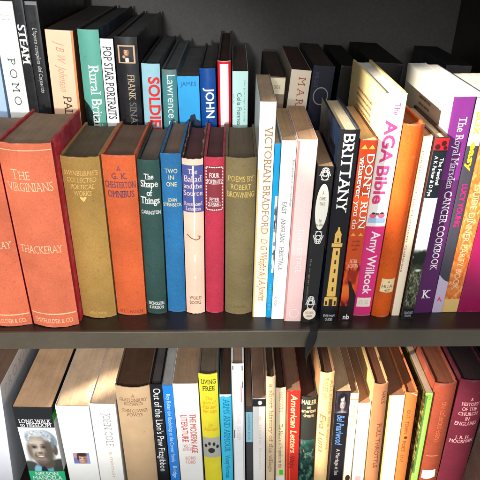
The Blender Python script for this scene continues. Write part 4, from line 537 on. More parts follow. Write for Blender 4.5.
 {'label':'navy and black guidebook with large white capitals and a yellow lighthouse','row':'F','kind':'hard','surf':'gloss','loc':(0.10846,0.01825,7e-05),'lean':0.0071,'size':(0.02065,0.118,0.23252),'c':(22,22,28),'board':(14,30,52),'pg':(196,184,160),'bulge':0.002,'fray':0,'torn':0,'items':[{'t':'V','s':'BRITTANY','u':0.0,'h':0.52,'c':(248,248,245),'n':'title','serif':1,'wt':0.006,'v0':0.22855,'v1':0.14319},{'t':'A','n':'lighthouse','shapes':[((238,192,98),[(-0.36,0.02204),(0.36,0.02204),(0.34,0.03351),(0.24,0.03493),(0.19,0.10055),(-0.19,0.10055),(-0.26,0.03493),(-0.36,0.03351)]),((238,192,98),[(-0.28,0.10119),(0.28,0.10119),(0.28,0.10622),(-0.28,0.10622)]),((238,192,98),[(-0.17,0.10647),(0.17,0.10647),(0.17,0.11678),(-0.17,0.11678)]),((238,192,98),[(-0.19,0.11702),(0.19,0.11702),(0.06,0.12289),(0.04,0.12653),(-0.04,0.12653),(-0.06,0.12289)]),((60,46,36),[(-0.28,0.10068),(0.28,0.10068),(0.28,0.10182),(-0.28,0.10182)]),((60,46,36),[(-0.03,0.1081),(0.06,0.1081),(0.06,0.11307),(-0.03,0.11307)]),((60,46,36),[(-0.01,0.09162),(0.08,0.09162),(0.08,0.09674),(-0.01,0.09674)]),((60,46,36),[(-0.04,0.07993),(0.05,0.07993),(0.05,0.08516),(-0.04,0.08516)]),((60,46,36),[(-0.02,0.068),(0.07,0.068),(0.07,0.07333),(-0.02,0.07333)]),((60,46,36),[(-0.04,0.05581),(0.05,0.05581),(0.05,0.06126),(-0.04,0.06126)]),((60,46,36),[(-0.02,0.04337),(0.07,0.04337),(0.07,0.04893),(-0.02,0.04893)]),((60,46,36),[(-0.1,0.02204),(0.1,0.02204),(0.1,0.03209),(-0.1,0.03209)]),((60,46,36),[(-0.33,0.03493),(0.33,0.03493),(0.33,0.03578),(-0.33,0.03578)]),((60,46,36),[(-0.3,0.02348),(-0.2,0.02348),(-0.2,0.02923),(-0.3,0.02923)]),((60,46,36),[(0.2,0.02348),(0.3,0.02348),(0.3,0.02923),(0.2,0.02923)])]},{'t':'H','lines':[('EVERYMAN',0.00798,0.62,0.00385,0),('GUIDES',0.00292,0.42,0.00358,0)],'c':(225,225,222),'n':'publisher_mark'},{'t':'S','side':'L','kind':'bars','n':'cover_text','c':(120,150,190),'p0':0.3,'p1':0.75,'v0':0.62,'v1':0.8,'rows':4,'seed':4},{'t':'S','side':'L','kind':'picture','n':'cover_picture','c':(150,110,80),'p0':0.02,'p1':0.13,'v0':0.4,'v1':0.82,'fn':'harbour'}]},
 {'label':'rust and orange paperback with two white title lines and antelope silhouette','row':'F','kind':'soft','surf':'gloss','loc':(0.12899,0.01993,4e-05),'lean':0.0051,'size':(0.01697,0.118,0.22166),'c':(150,50,22),'board':None,'pg':(206,170,130),'bulge':0.0006,'fray':0,'torn':0,'items':[{'t':'R','u0':-0.5,'u1':0.5,'c':(206,78,32),'n':'orange_band','v1':0.16191,'v0':0.07876},{'t':'I','fn':'sunset','u0':-0.5,'u1':0.5,'c':(226,76,30),'n':'sunset_picture','nx':30,'ny':60,'v1':0.08139,'v0':0.01773},{'t':'R','u0':-0.5,'u1':0.5,'c':(26,18,18),'n':'foot_band','v1':0.02065,'v0':0.0004},{'t':'A','n':'antelope_silhouette','shapes':[((40,22,24),[(-0.05,0.0003),(0.5,0.0003),(0.5,0.03501),(0.34,0.04206),(0.2,0.04625),(0.04,0.05455),(-0.12,0.05592),(-0.2,0.05865),(-0.06,0.04625),(0.02,0.03359),(0.0,0.01773)])]},{'t':'A','n':'triangles','shapes':[((240,150,60),[(-0.42,0.21273),(-0.04,0.21273),(-0.22,0.21734)]),((240,150,60),[(0.02,0.21273),(0.4,0.21273),(0.22,0.21734)]),((240,160,70),[(-0.42,0.11451),(-0.06,0.11451),(-0.24,0.11882)]),((240,160,70),[(0.06,0.11451),(0.42,0.11451),(0.24,0.11882)])]},{'t':'V','s':"DON'T RUN",'u':0.2,'h':0.42,'c':(250,246,240),'n':'title','serif':1,'v0':0.20755,'v1':0.1231},{'t':'V','s':'whatever you do','u':-0.24,'h':0.32,'c':(250,236,225),'n':'subtitle','serif':1,'v0':0.20546,'v1':0.1231},{'t':'H','lines':[('true tales',0.10829,0.5,0.00275,0),('of a safari',0.10326,0.54,0.00278,0),('guide',0.09819,0.3,0.0028,0)],'c':(130,45,25),'n':'strapline'},{'t':'H','lines':[('PETER',0.0827,0.5,0.00445,0),('ALLISON',0.07691,0.68,0.00449,0)],'c':(250,225,200),'n':'author','serif':1},{'t':'H','lines':[('nb',0.0052,0.42,0.00686,0)],'c':(245,245,245),'n':'publisher_mark','wt':0.02}]},
 {'label':'thick white and hot pink spine with rounded pink lettering','row':'F','kind':'hard','surf':'gloss','loc':(0.14952,0.02824,0.00012),'lean':0.011,'size':(0.02182,0.156,0.26458),'c':(250,246,238),'board':(236,212,150),'pg':(232,228,220),'bulge':0.001,'fray':0,'torn':0,'items':[{'t':'R','u0':-0.5,'u1':0.5,'c':(226,52,126),'n':'pink_half','v1':0.12141,'v0':0.0004},{'t':'V','s':'The','u':0.12,'h':0.26,'c':(226,72,128),'n':'title','round':1,'v0':0.25557,'v1':0.24395},{'t':'V','s':'AGA','u':-0.02,'h':0.52,'c':(226,72,128),'n':'title','wt':0.03,'v0':0.23903,'v1':0.19462},{'t':'V','s':'Bible','u':-0.08,'h':0.52,'c':(226,72,128),'n':'title','wt':0.03,'v0':0.19138,'v1':0.14849},{'t':'A','n':'teacup_picture','shapes':[((170,205,238),[(-0.42,0.12571),(0.42,0.12571),(0.42,0.1318),(-0.42,0.1318)]),((238,110,150),[(-0.05,0.13421),(-0.082,0.13237),(-0.167,0.13122),(-0.273,0.13122),(-0.358,0.13237),(-0.39,0.13421),(-0.358,0.13605),(-0.273,0.13718),(-0.167,0.13718),(-0.082,0.13605)]),((238,110,150),[(0.37,0.13469),(0.338,0.13285),(0.253,0.13171),(0.147,0.13171),(0.062,0.13285),(0.03,0.13469),(0.062,0.13653),(0.147,0.13766),(0.253,0.13766),(0.338,0.13653)]),((90,110,80),[(0.1,0.13662),(0.071,0.13543),(0.0,0.13493),(-0.071,0.13543),(-0.1,0.13662),(-0.071,0.1378),(-0.0,0.13829),(0.071,0.1378)]),((40,50,60),[(-0.1,0.13734),(-0.129,0.13649),(-0.2,0.13614),(-0.271,0.13649),(-0.3,0.13734),(-0.271,0.13818),(-0.2,0.13853),(-0.129,0.13818)]),((40,50,60),[(0.32,0.13757),(0.291,0.13673),(0.22,0.13638),(0.149,0.13673),(0.12,0.13757),(0.149,0.13842),(0.22,0.13877),(0.291,0.13842)])]},{'t':'V','s':'Amy Willcock','u':0.08,'h':0.44,'c':(252,246,250),'n':'author','wt':0.015,'v0':0.11584,'v1':0.03158},{'t':'A','n':'price_sticker','shapes':[((248,236,220),[(-0.36,0.01335),(0.38,0.01335),(0.38,0.02653),(-0.36,0.02653)])]},{'t':'H','lines':[('£5.50',0.01997,0.5,0.00586,0)],'c':(225,200,170),'n':'price'},{'t':'S','side':'L','kind':'bars','n':'cover_text','c':(176,130,80),'p0':0.2,'p1':0.72,'v0':0.81,'v1':0.93,'rows':5,'seed':14}]},
 {'label':'orange clothbound hardback with cream library sticker near the foot','row':'F','kind':'hard','surf':'cloth','loc':(0.17221,0.02425,9e-05),'lean':0.00832,'size':(0.02168,0.112,0.23531),'c':(220,92,26),'board':None,'pg':(150,80,40),'bulge':0.005,'fray':0.6,'torn':0,'items':[{'t':'A','n':'shelf_sticker','shapes':[((246,222,170),[(-0.28,0.05539),(0.42,0.0547),(0.42,0.0358),(-0.32,0.03722)])]},{'t':'H','lines':[('A',0.05124,0.12,0.00333,0.08),('HU.A',0.04497,0.56,0.00476,0.04),('457',0.0392,0.3,0.00339,0.06)],'c':(110,90,60),'n':'shelf_mark'}]},
 {'label':'narrow cream spine with tiny brown lettering,right of orange clothbound book','row':'F','kind':'soft','surf':'gloss','loc':(0.19039,0.02788,0.0),'lean':-0.00086,'size':(0.00922,0.11,0.22255),'c':(252,236,206),'board':(240,180,120),'pg':(170,130,100),'bulge':0.0006,'fray':0,'torn':0,'items':[{'t':'V','s':'Paintings of the Northern Galleries','u':-0.3,'h':0.22,'c':(150,105,60),'n':'title','serif':1,'v0':0.20856,'v1':0.0625}]},
 {'label':'slim photographic spine with red top,black band and country landscape','row':'F','kind':'hard','surf':'gloss','loc':(0.20264,0.02172,1e-05),'lean':-0.00207,'size':(0.01414,0.112,0.22388),'c':(20,28,34),'board':(60,30,30),'pg':(205,180,150),'bulge':0.0008,'fray':0,'torn':0,'items':[{'t':'R','u0':-0.5,'u1':0.5,'c':(206,30,34),'n':'red_band','v1':0.22312,'v0':0.20926},{'t':'A','n':'leaf_pattern','shapes':[((60,14,20),[(-0.05,0.21392),(-0.097,0.21193),(-0.215,0.21087),(-0.35,0.21124),(-0.438,0.21286),(-0.438,0.21498),(-0.35,0.21659),(-0.215,0.21696),(-0.097,0.21591)]),((60,14,20),[(0.35,0.21752),(0.303,0.21554),(0.185,0.21449),(0.05,0.21485),(-0.038,0.21647),(-0.038,0.21857),(0.05,0.22017),(0.185,0.22053),(0.303,0.21949)]),((60,14,20),[(0.46,0.21289),(0.423,0.21156),(0.328,0.21085),(0.22,0.2111),(0.15,0.21218),(0.15,0.2136),(0.22,0.21468),(0.328,0.21492),(0.423,0.21422)]),((20,20,24),[(-0.5,0.20916),(0.5,0.20916),(0.5,0.21061),(-0.5,0.21061)])]},{'t':'I','fn':'landscape','u0':-0.5,'u1':0.5,'c':(240,246,246),'n':'landscape_picture','nx':24,'ny':150,'v1':0.1585,'v0':0.01369},{'t':'V','s':'The Festival','u':0.2,'h':0.26,'c':(240,240,236),'n':'title','wt':0.01,'v0':0.20246,'v1':0.17319},{'t':'V','s':'A K Parker & D Pye','u':-0.2,'h':0.24,'c':(235,235,232),'n':'author','v0':0.20456,'v1':0.16079},{'t':'H','lines':[('COUNTRYSIDE',0.00925,0.7,0.00326,0),('BOOKS',0.00493,0.5,0.00299,0)],'c':(200,200,196),'n':'publisher_mark'}]},
 {'label':'tall purple cookbook spine with white lettering and bold serif letter at foot','row':'F','kind':'soft','surf':'gloss','loc':(0.22492,0.03336,0.00018),'lean':-0.01747,'size':(0.02105,0.156,0.25981),'c':(116,44,122),'board':(206,206,196),'pg':(236,234,226),'bulge':0.0006,'fray':0,'torn':0,'items':[{'t':'V','s':'The Royal Marsden CANCER COOKBOOK','u':0.1,'h':0.36,'c':(246,240,246),'n':'title','serif':1,'wt':0.004,'v0':0.2402,'v1':0.06125},{'t':'H','lines':[('K',0.02731,0.5,0.01163,0)],'c':(250,248,250),'n':'publisher_mark','serif':1,'wt':0.01},{'t':'R','u0':-0.5,'u1':0.5,'c':(88,36,92),'n':'shade_band','v1':0.17341,'v0':0.0004},{'t':'S','side':'L','kind':'bars','n':'cover_text','c':(120,116,100),'p0':0.35,'p1':0.62,'v0':0.84,'v1':0.92,'rows':3,'seed':21}]},
 {'label':'slate grey spine with yellow and magenta lettering over lilac ends','row':'F','kind':'soft','surf':'gloss','loc':(0.24184,0.03321,9e-05),'lean':-0.01493,'size':(0.01218,0.15,0.25932),'c':(64,62,72),'board':None,'pg':(236,234,226),'bulge':0.0006,'fray':0,'torn':0,'items':[{'t':'R','u0':-0.5,'u1':0.5,'c':(226,214,222),'n':'lilac_top','v1':0.25892,'v0':0.21058},{'t':'A','n':'lilac_foot','shapes':[((196,182,206),[(-0.5,0.0003),(0.5,0.0003),(0.5,0.04461),(0.2,0.04602),(-0.1,0.04883),(-0.35,0.05233),(-0.5,0.05511)])]},{'t':'V','s':'easy','u':0.05,'h':0.5,'c':(248,214,40),'n':'title','wt':0.03,'v0':0.21478,'v1':0.18356},{'t':'V','s':'BOX','u':0.0,'h':0.5,'c':(250,220,50),'n':'title','wt':0.02,'v0':0.24523,'v1':0.22205},{'t':'V','s':'LUCY YOUNG','u':0.05,'h':0.46,'c':(236,24,120),'n':'author','wt':0.02,'v0':0.16895,'v1':0.11767},{'t':'H','lines':[('A.',0.02009,0.5,0.00647,0)],'c':(236,24,120),'n':'publisher_mark','wt':0.02}]},
 {'label':'mottled orange spine with pale lettering and straw coloured foot','row':'F','kind':'soft','surf':'gloss','loc':(0.2574,0.03405,0.00014),'lean':-0.01506,'size':(0.01827,0.15,0.24883),'c':(204,118,58),'board':None,'pg':(230,220,200),'bulge':0.0006,'fray':0,'torn':0,'items':[{'t':'I','fn':'mottle','u0':-0.5,'u1':0.5,'c':(220,128,60),'n':'mottled_picture','nx':22,'ny':160,'v1':0.24843,'v0':0.01932},{'t':'R','u0':-0.5,'u1':0.5,'c':(226,188,118),'n':'straw_foot','v1':0.01932,'v0':0.0004},{'t':'V','s':'GUIDE DINNER PARTY BOOK','u':-0.02,'h':0.36,'c':(244,206,160),'n':'title','serif':1,'v0':0.16733,'v1':0.03245}]},
 {'label':'magenta book with white letters at the right end of the upper shelf','row':'F','kind':'soft','surf':'gloss','loc':(0.28681,0.03379,0.00027),'lean':-0.01376,'size':(0.03991,0.15,0.24869),'c':(150,22,78),'board':None,'pg':(225,215,205),'bulge':0.0006,'fray':0,'torn':0,'items':[{'t':'V','s':'OXFORD','u':0.12,'h':0.3,'c':(250,235,240),'n':'title','wt':0.01,'v0':0.13055,'v1':0.04939}]},
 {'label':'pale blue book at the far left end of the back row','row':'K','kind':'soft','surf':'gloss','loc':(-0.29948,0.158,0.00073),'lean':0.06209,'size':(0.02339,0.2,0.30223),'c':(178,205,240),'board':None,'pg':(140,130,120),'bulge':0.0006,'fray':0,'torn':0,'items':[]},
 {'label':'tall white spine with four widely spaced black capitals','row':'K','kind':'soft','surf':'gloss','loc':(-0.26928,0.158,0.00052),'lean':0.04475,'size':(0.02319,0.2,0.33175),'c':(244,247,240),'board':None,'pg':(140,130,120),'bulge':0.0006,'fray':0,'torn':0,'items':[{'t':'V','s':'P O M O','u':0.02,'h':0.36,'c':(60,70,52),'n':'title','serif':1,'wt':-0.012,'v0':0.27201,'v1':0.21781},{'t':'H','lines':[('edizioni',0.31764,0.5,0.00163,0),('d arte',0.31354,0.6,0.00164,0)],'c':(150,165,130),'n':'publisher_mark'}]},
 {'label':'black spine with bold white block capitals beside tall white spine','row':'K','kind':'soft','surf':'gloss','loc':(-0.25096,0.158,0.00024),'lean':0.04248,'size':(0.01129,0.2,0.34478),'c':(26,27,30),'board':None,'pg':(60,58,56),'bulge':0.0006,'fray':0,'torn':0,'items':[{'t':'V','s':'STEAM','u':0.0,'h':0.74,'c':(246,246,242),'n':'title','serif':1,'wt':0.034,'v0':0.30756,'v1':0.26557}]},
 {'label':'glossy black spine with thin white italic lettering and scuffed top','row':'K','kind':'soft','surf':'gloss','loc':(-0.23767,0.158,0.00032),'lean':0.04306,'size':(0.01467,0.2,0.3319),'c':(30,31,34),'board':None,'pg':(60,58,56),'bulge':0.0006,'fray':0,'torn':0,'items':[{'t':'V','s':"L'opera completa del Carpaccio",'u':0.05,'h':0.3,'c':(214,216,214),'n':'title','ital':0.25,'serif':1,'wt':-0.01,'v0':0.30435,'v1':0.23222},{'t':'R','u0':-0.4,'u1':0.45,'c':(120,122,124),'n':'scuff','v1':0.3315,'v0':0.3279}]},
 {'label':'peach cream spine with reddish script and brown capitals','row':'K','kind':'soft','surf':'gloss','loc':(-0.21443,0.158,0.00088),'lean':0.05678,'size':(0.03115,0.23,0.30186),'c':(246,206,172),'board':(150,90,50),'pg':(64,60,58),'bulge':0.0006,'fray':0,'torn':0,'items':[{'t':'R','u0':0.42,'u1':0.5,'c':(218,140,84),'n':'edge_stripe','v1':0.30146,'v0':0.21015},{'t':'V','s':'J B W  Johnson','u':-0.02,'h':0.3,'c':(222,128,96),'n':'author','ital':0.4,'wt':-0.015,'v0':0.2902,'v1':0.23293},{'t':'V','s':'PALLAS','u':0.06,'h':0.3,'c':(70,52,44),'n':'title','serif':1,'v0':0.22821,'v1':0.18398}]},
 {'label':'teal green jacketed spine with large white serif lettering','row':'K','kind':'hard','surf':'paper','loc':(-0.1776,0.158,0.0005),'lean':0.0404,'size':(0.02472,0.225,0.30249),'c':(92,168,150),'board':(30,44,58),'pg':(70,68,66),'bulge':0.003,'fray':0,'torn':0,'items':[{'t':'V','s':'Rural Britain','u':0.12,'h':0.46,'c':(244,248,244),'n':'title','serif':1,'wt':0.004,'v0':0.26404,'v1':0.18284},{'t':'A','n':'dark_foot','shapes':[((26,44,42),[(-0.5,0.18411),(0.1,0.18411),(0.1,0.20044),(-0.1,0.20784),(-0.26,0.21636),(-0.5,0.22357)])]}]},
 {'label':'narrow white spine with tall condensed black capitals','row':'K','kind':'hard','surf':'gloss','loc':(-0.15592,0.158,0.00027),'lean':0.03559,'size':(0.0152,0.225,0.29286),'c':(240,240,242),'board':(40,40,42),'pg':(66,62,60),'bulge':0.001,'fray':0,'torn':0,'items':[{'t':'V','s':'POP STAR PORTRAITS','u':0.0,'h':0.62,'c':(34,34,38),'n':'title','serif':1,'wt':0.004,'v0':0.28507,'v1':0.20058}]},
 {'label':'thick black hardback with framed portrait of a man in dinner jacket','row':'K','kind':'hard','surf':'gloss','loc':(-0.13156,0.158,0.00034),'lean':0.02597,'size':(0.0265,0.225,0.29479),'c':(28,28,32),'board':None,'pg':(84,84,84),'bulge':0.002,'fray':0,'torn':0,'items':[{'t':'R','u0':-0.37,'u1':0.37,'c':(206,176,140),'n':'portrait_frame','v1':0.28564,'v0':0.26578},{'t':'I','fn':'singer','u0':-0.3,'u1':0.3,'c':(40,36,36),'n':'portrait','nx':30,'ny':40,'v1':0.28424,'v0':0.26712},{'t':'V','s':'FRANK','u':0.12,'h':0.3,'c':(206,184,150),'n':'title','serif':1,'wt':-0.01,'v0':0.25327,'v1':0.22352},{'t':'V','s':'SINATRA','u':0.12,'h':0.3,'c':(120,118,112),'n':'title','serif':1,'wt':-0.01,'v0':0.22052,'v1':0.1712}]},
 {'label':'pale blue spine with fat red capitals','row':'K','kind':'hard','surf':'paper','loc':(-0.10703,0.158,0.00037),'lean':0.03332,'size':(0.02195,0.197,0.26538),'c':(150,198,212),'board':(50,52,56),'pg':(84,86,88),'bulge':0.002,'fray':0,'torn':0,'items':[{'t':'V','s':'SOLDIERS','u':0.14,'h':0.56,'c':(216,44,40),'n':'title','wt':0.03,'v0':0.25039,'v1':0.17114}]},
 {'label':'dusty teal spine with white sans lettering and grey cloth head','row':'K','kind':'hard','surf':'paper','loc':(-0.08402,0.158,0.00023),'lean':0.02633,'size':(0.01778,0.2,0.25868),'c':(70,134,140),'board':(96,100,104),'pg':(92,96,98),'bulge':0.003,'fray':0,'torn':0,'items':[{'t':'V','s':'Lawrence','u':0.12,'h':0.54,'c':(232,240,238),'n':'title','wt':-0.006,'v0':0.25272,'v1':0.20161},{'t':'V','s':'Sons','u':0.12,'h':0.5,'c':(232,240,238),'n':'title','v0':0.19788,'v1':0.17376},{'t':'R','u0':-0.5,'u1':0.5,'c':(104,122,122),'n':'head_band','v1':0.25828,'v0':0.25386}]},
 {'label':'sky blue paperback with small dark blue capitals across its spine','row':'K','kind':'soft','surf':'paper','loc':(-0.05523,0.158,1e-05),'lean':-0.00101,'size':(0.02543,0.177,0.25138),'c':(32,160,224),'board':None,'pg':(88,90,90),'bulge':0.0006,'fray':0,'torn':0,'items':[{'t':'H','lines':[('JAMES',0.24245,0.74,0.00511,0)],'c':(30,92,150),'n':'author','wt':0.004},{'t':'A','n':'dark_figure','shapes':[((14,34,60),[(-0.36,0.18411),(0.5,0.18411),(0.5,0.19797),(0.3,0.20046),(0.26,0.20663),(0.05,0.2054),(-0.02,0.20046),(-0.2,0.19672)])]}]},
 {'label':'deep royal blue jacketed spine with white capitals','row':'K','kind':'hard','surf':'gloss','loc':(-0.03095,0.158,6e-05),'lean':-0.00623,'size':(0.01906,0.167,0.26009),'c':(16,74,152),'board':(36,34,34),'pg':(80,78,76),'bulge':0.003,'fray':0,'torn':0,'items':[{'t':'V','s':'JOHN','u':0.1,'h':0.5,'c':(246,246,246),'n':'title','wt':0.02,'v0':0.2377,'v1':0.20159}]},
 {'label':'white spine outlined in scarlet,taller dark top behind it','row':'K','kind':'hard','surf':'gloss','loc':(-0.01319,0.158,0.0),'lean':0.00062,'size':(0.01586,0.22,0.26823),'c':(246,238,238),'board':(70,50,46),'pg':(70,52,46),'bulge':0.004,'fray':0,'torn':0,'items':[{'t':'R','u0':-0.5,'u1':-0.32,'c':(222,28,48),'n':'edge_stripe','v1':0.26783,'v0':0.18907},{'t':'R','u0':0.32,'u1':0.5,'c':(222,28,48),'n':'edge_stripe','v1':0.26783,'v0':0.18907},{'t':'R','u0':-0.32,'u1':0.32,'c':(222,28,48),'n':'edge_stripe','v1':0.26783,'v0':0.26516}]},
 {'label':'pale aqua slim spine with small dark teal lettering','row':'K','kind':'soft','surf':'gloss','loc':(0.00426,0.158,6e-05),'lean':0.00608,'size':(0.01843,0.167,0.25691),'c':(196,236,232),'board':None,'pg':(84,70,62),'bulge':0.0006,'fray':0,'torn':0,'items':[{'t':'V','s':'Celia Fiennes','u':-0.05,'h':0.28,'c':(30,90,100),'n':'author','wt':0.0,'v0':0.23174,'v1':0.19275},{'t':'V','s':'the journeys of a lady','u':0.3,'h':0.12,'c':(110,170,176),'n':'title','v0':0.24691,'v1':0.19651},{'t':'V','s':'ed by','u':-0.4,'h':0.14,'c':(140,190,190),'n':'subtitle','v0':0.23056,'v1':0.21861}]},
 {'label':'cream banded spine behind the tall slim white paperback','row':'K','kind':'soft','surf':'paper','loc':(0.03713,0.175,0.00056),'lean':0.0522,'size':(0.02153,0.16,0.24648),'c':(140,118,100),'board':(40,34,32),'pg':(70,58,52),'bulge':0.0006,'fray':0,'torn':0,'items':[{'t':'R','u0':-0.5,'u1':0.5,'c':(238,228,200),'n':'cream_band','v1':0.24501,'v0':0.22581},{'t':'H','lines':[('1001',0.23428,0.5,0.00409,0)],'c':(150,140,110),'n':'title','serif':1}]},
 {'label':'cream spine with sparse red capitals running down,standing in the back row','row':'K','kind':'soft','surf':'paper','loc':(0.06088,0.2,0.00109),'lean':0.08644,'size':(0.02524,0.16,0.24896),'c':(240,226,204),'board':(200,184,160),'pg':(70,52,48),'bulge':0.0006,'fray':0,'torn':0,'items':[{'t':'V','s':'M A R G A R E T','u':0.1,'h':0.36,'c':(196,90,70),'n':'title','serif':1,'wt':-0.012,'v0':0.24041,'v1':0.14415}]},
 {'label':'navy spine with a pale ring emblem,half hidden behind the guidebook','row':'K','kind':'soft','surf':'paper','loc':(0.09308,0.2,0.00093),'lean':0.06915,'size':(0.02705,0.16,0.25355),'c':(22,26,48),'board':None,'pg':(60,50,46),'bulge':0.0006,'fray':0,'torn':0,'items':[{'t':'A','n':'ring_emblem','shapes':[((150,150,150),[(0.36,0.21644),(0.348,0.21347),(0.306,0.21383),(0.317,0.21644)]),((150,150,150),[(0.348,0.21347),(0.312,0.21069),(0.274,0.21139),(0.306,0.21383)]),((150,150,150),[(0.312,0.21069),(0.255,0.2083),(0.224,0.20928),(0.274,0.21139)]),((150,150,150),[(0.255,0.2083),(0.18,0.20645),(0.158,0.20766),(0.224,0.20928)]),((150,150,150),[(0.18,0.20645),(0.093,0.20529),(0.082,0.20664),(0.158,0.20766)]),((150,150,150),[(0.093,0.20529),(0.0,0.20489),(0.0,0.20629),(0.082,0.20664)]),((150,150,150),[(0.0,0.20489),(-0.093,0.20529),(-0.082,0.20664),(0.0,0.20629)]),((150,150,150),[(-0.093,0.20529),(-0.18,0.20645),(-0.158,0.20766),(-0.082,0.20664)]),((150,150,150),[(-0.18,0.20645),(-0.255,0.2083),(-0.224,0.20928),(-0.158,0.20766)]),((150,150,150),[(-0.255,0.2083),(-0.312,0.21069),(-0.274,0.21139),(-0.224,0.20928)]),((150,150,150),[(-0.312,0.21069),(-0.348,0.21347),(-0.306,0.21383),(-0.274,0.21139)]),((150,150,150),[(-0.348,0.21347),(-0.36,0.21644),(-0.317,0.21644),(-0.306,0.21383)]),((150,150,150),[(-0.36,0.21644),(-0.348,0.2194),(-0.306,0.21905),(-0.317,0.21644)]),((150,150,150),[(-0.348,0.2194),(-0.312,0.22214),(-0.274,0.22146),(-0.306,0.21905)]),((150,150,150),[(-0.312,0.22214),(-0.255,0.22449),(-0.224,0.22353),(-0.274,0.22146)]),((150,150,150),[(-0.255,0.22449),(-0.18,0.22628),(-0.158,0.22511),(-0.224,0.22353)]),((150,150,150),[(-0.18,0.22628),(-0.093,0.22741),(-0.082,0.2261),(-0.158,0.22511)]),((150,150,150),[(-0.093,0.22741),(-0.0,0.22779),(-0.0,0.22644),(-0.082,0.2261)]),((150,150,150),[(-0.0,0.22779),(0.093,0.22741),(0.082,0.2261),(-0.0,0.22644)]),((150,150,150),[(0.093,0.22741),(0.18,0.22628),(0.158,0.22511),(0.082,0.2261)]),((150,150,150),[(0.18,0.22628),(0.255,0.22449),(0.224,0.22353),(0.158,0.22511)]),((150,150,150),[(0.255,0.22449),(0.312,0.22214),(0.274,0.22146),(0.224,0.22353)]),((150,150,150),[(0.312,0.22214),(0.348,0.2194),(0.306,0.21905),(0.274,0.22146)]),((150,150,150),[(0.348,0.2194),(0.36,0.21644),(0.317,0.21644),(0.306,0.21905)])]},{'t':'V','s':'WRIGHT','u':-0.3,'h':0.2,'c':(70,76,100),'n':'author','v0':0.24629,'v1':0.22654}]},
 {'label':'dim charcoal book deep in the back row,behind the thick white and pink spine','row':'K','kind':'soft','surf':'paper','loc':(0.13071,0.215,0.00084),'lean':0.06504,'size':(0.02598,0.15,0.25034),'c':(15,14,14),'board':None,'pg':(22,20,19),'bulge':0.0006,'fray':0,'torn':0,'items':[]},  # near-black because the deep shade back here is put into its colour
 {'label':'dim brown book deep in the back row,between white covers','row':'K','kind':'soft','surf':'paper','loc':(0.17809,0.215,0.00116),'lean':0.0578,'size':(0.04028,0.15,0.25351),'c':(17,15,15),'board':None,'pg':(26,23,22),'bulge':0.0006,'fray':0,'torn':0,'items':[]},  # colour taken almost to black to carry the shade behind the front row
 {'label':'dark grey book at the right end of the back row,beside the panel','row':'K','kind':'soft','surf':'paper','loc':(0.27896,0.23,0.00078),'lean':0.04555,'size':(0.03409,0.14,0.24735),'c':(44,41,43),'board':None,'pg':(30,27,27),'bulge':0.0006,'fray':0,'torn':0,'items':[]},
 {'label':'silver white glossy book with lettering on its side,cut by left edge','row':'L','kind':'soft','surf':'gloss','loc':(-0.36241,0.035,-0.34221),'lean':0.12646,'size':(0.04431,0.2,0.22666),'c':(238,238,246),'board':(238,240,246),'pg':(128,100,84),'bulge':0.0006,'fray':0,'torn':0,'items':[{'t':'S','side':'R','kind':'text','n':'cover_title','c':(196,202,212),'s':'PROXIMA','p0':0.04,'p1':0.62,'v0':0.88,'v1':0.955}]},
 {'label':'thick paperback with smiling portrait of a grey haired man and green band','row':'L','kind':'soft','surf':'gloss','loc':(-0.28474,0.035,-0.34408),'lean':0.03445,'size':(0.05338,0.2,0.18426),'c':(26,27,32),'board':(28,30,34),'pg':(218,176,138),'bulge':0.0006,'fray':0,'torn':0,'items':[{'t':'H','lines':[('LONG WALK',0.15715,0.84,0.00761,0),('to FREEDOM',0.14971,0.8,0.00728,0)],'c':(242,242,242),'n':'title','serif':1,'wt':0.012},{'t':'I','fn':'elder','u0':-0.49,'u1':0.49,'c':(250,250,250),'n':'portrait','nx':54,'ny':70,'v1':0.14463,'v0':0.0503},{'t':'R','u0':-0.5,'u1':0.5,'c':(36,190,128),'n':'green_band','v1':0.0503,'v0':0.0004},{'t':'H','lines':[('NELSON',0.04428,0.66,0.00791,0),('MANDELA',0.03468,0.84,0.00848,0)],'c':(244,250,246),'n':'author','serif':1,'wt':0.012},{'t':'S','side':'R','kind':'block','n':'green_patch','c':(60,190,60),'p0':0.0,'p1':0.06,'v0':0.86,'v1':0.93,'seed':1},{'t':'S','side':'R','kind':'block','n':'white_patch','c':(240,240,236),'p0':0.0,'p1':0.06,'v0':0.3,'v1':0.86,'seed':1}]},
 {'label':'plain white paperback with a small coloured face photo on spine','row':'L','kind':'soft','surf':'gloss','loc':(-0.23003,0.035,-0.34422),'lean':0.03427,'size':(0.04541,0.2,0.18628),'c':(250,250,246),'board':None,'pg':(228,194,160),'bulge':0.0006,'fray':0,'torn':0,'items':[{'t':'I','fn':'small_face','u0':-0.24,'u1':0.28,'c':(150,150,190),'n':'face_photo','nx':30,'ny':24,'v1':0.0903,'v0':0.06693}]},
 {'label':'white paperback with faint outlined grey capitals,left of brown paper jacket','row':'L','kind':'soft','surf':'gloss','loc':(-0.18878,0.035,-0.34438),'lean':0.03576,'size':(0.0349,0.2,0.19083),'c':(250,249,243),'board':None,'pg':(228,194,160),'bulge':0.0006,'fray':0,'torn':0,'items':[{'t':'V','s':'JOHN COLE','u':0.1,'h':0.3,'c':(150,154,146),'n':'author','serif':1,'wt':-0.01,'v0':0.17294,'v1':0.1052},{'t':'V','s':'a memoir','u':0.1,'h':0.16,'c':(226,196,170),'n':'title','v0':0.09219,'v1':0.03309}]},
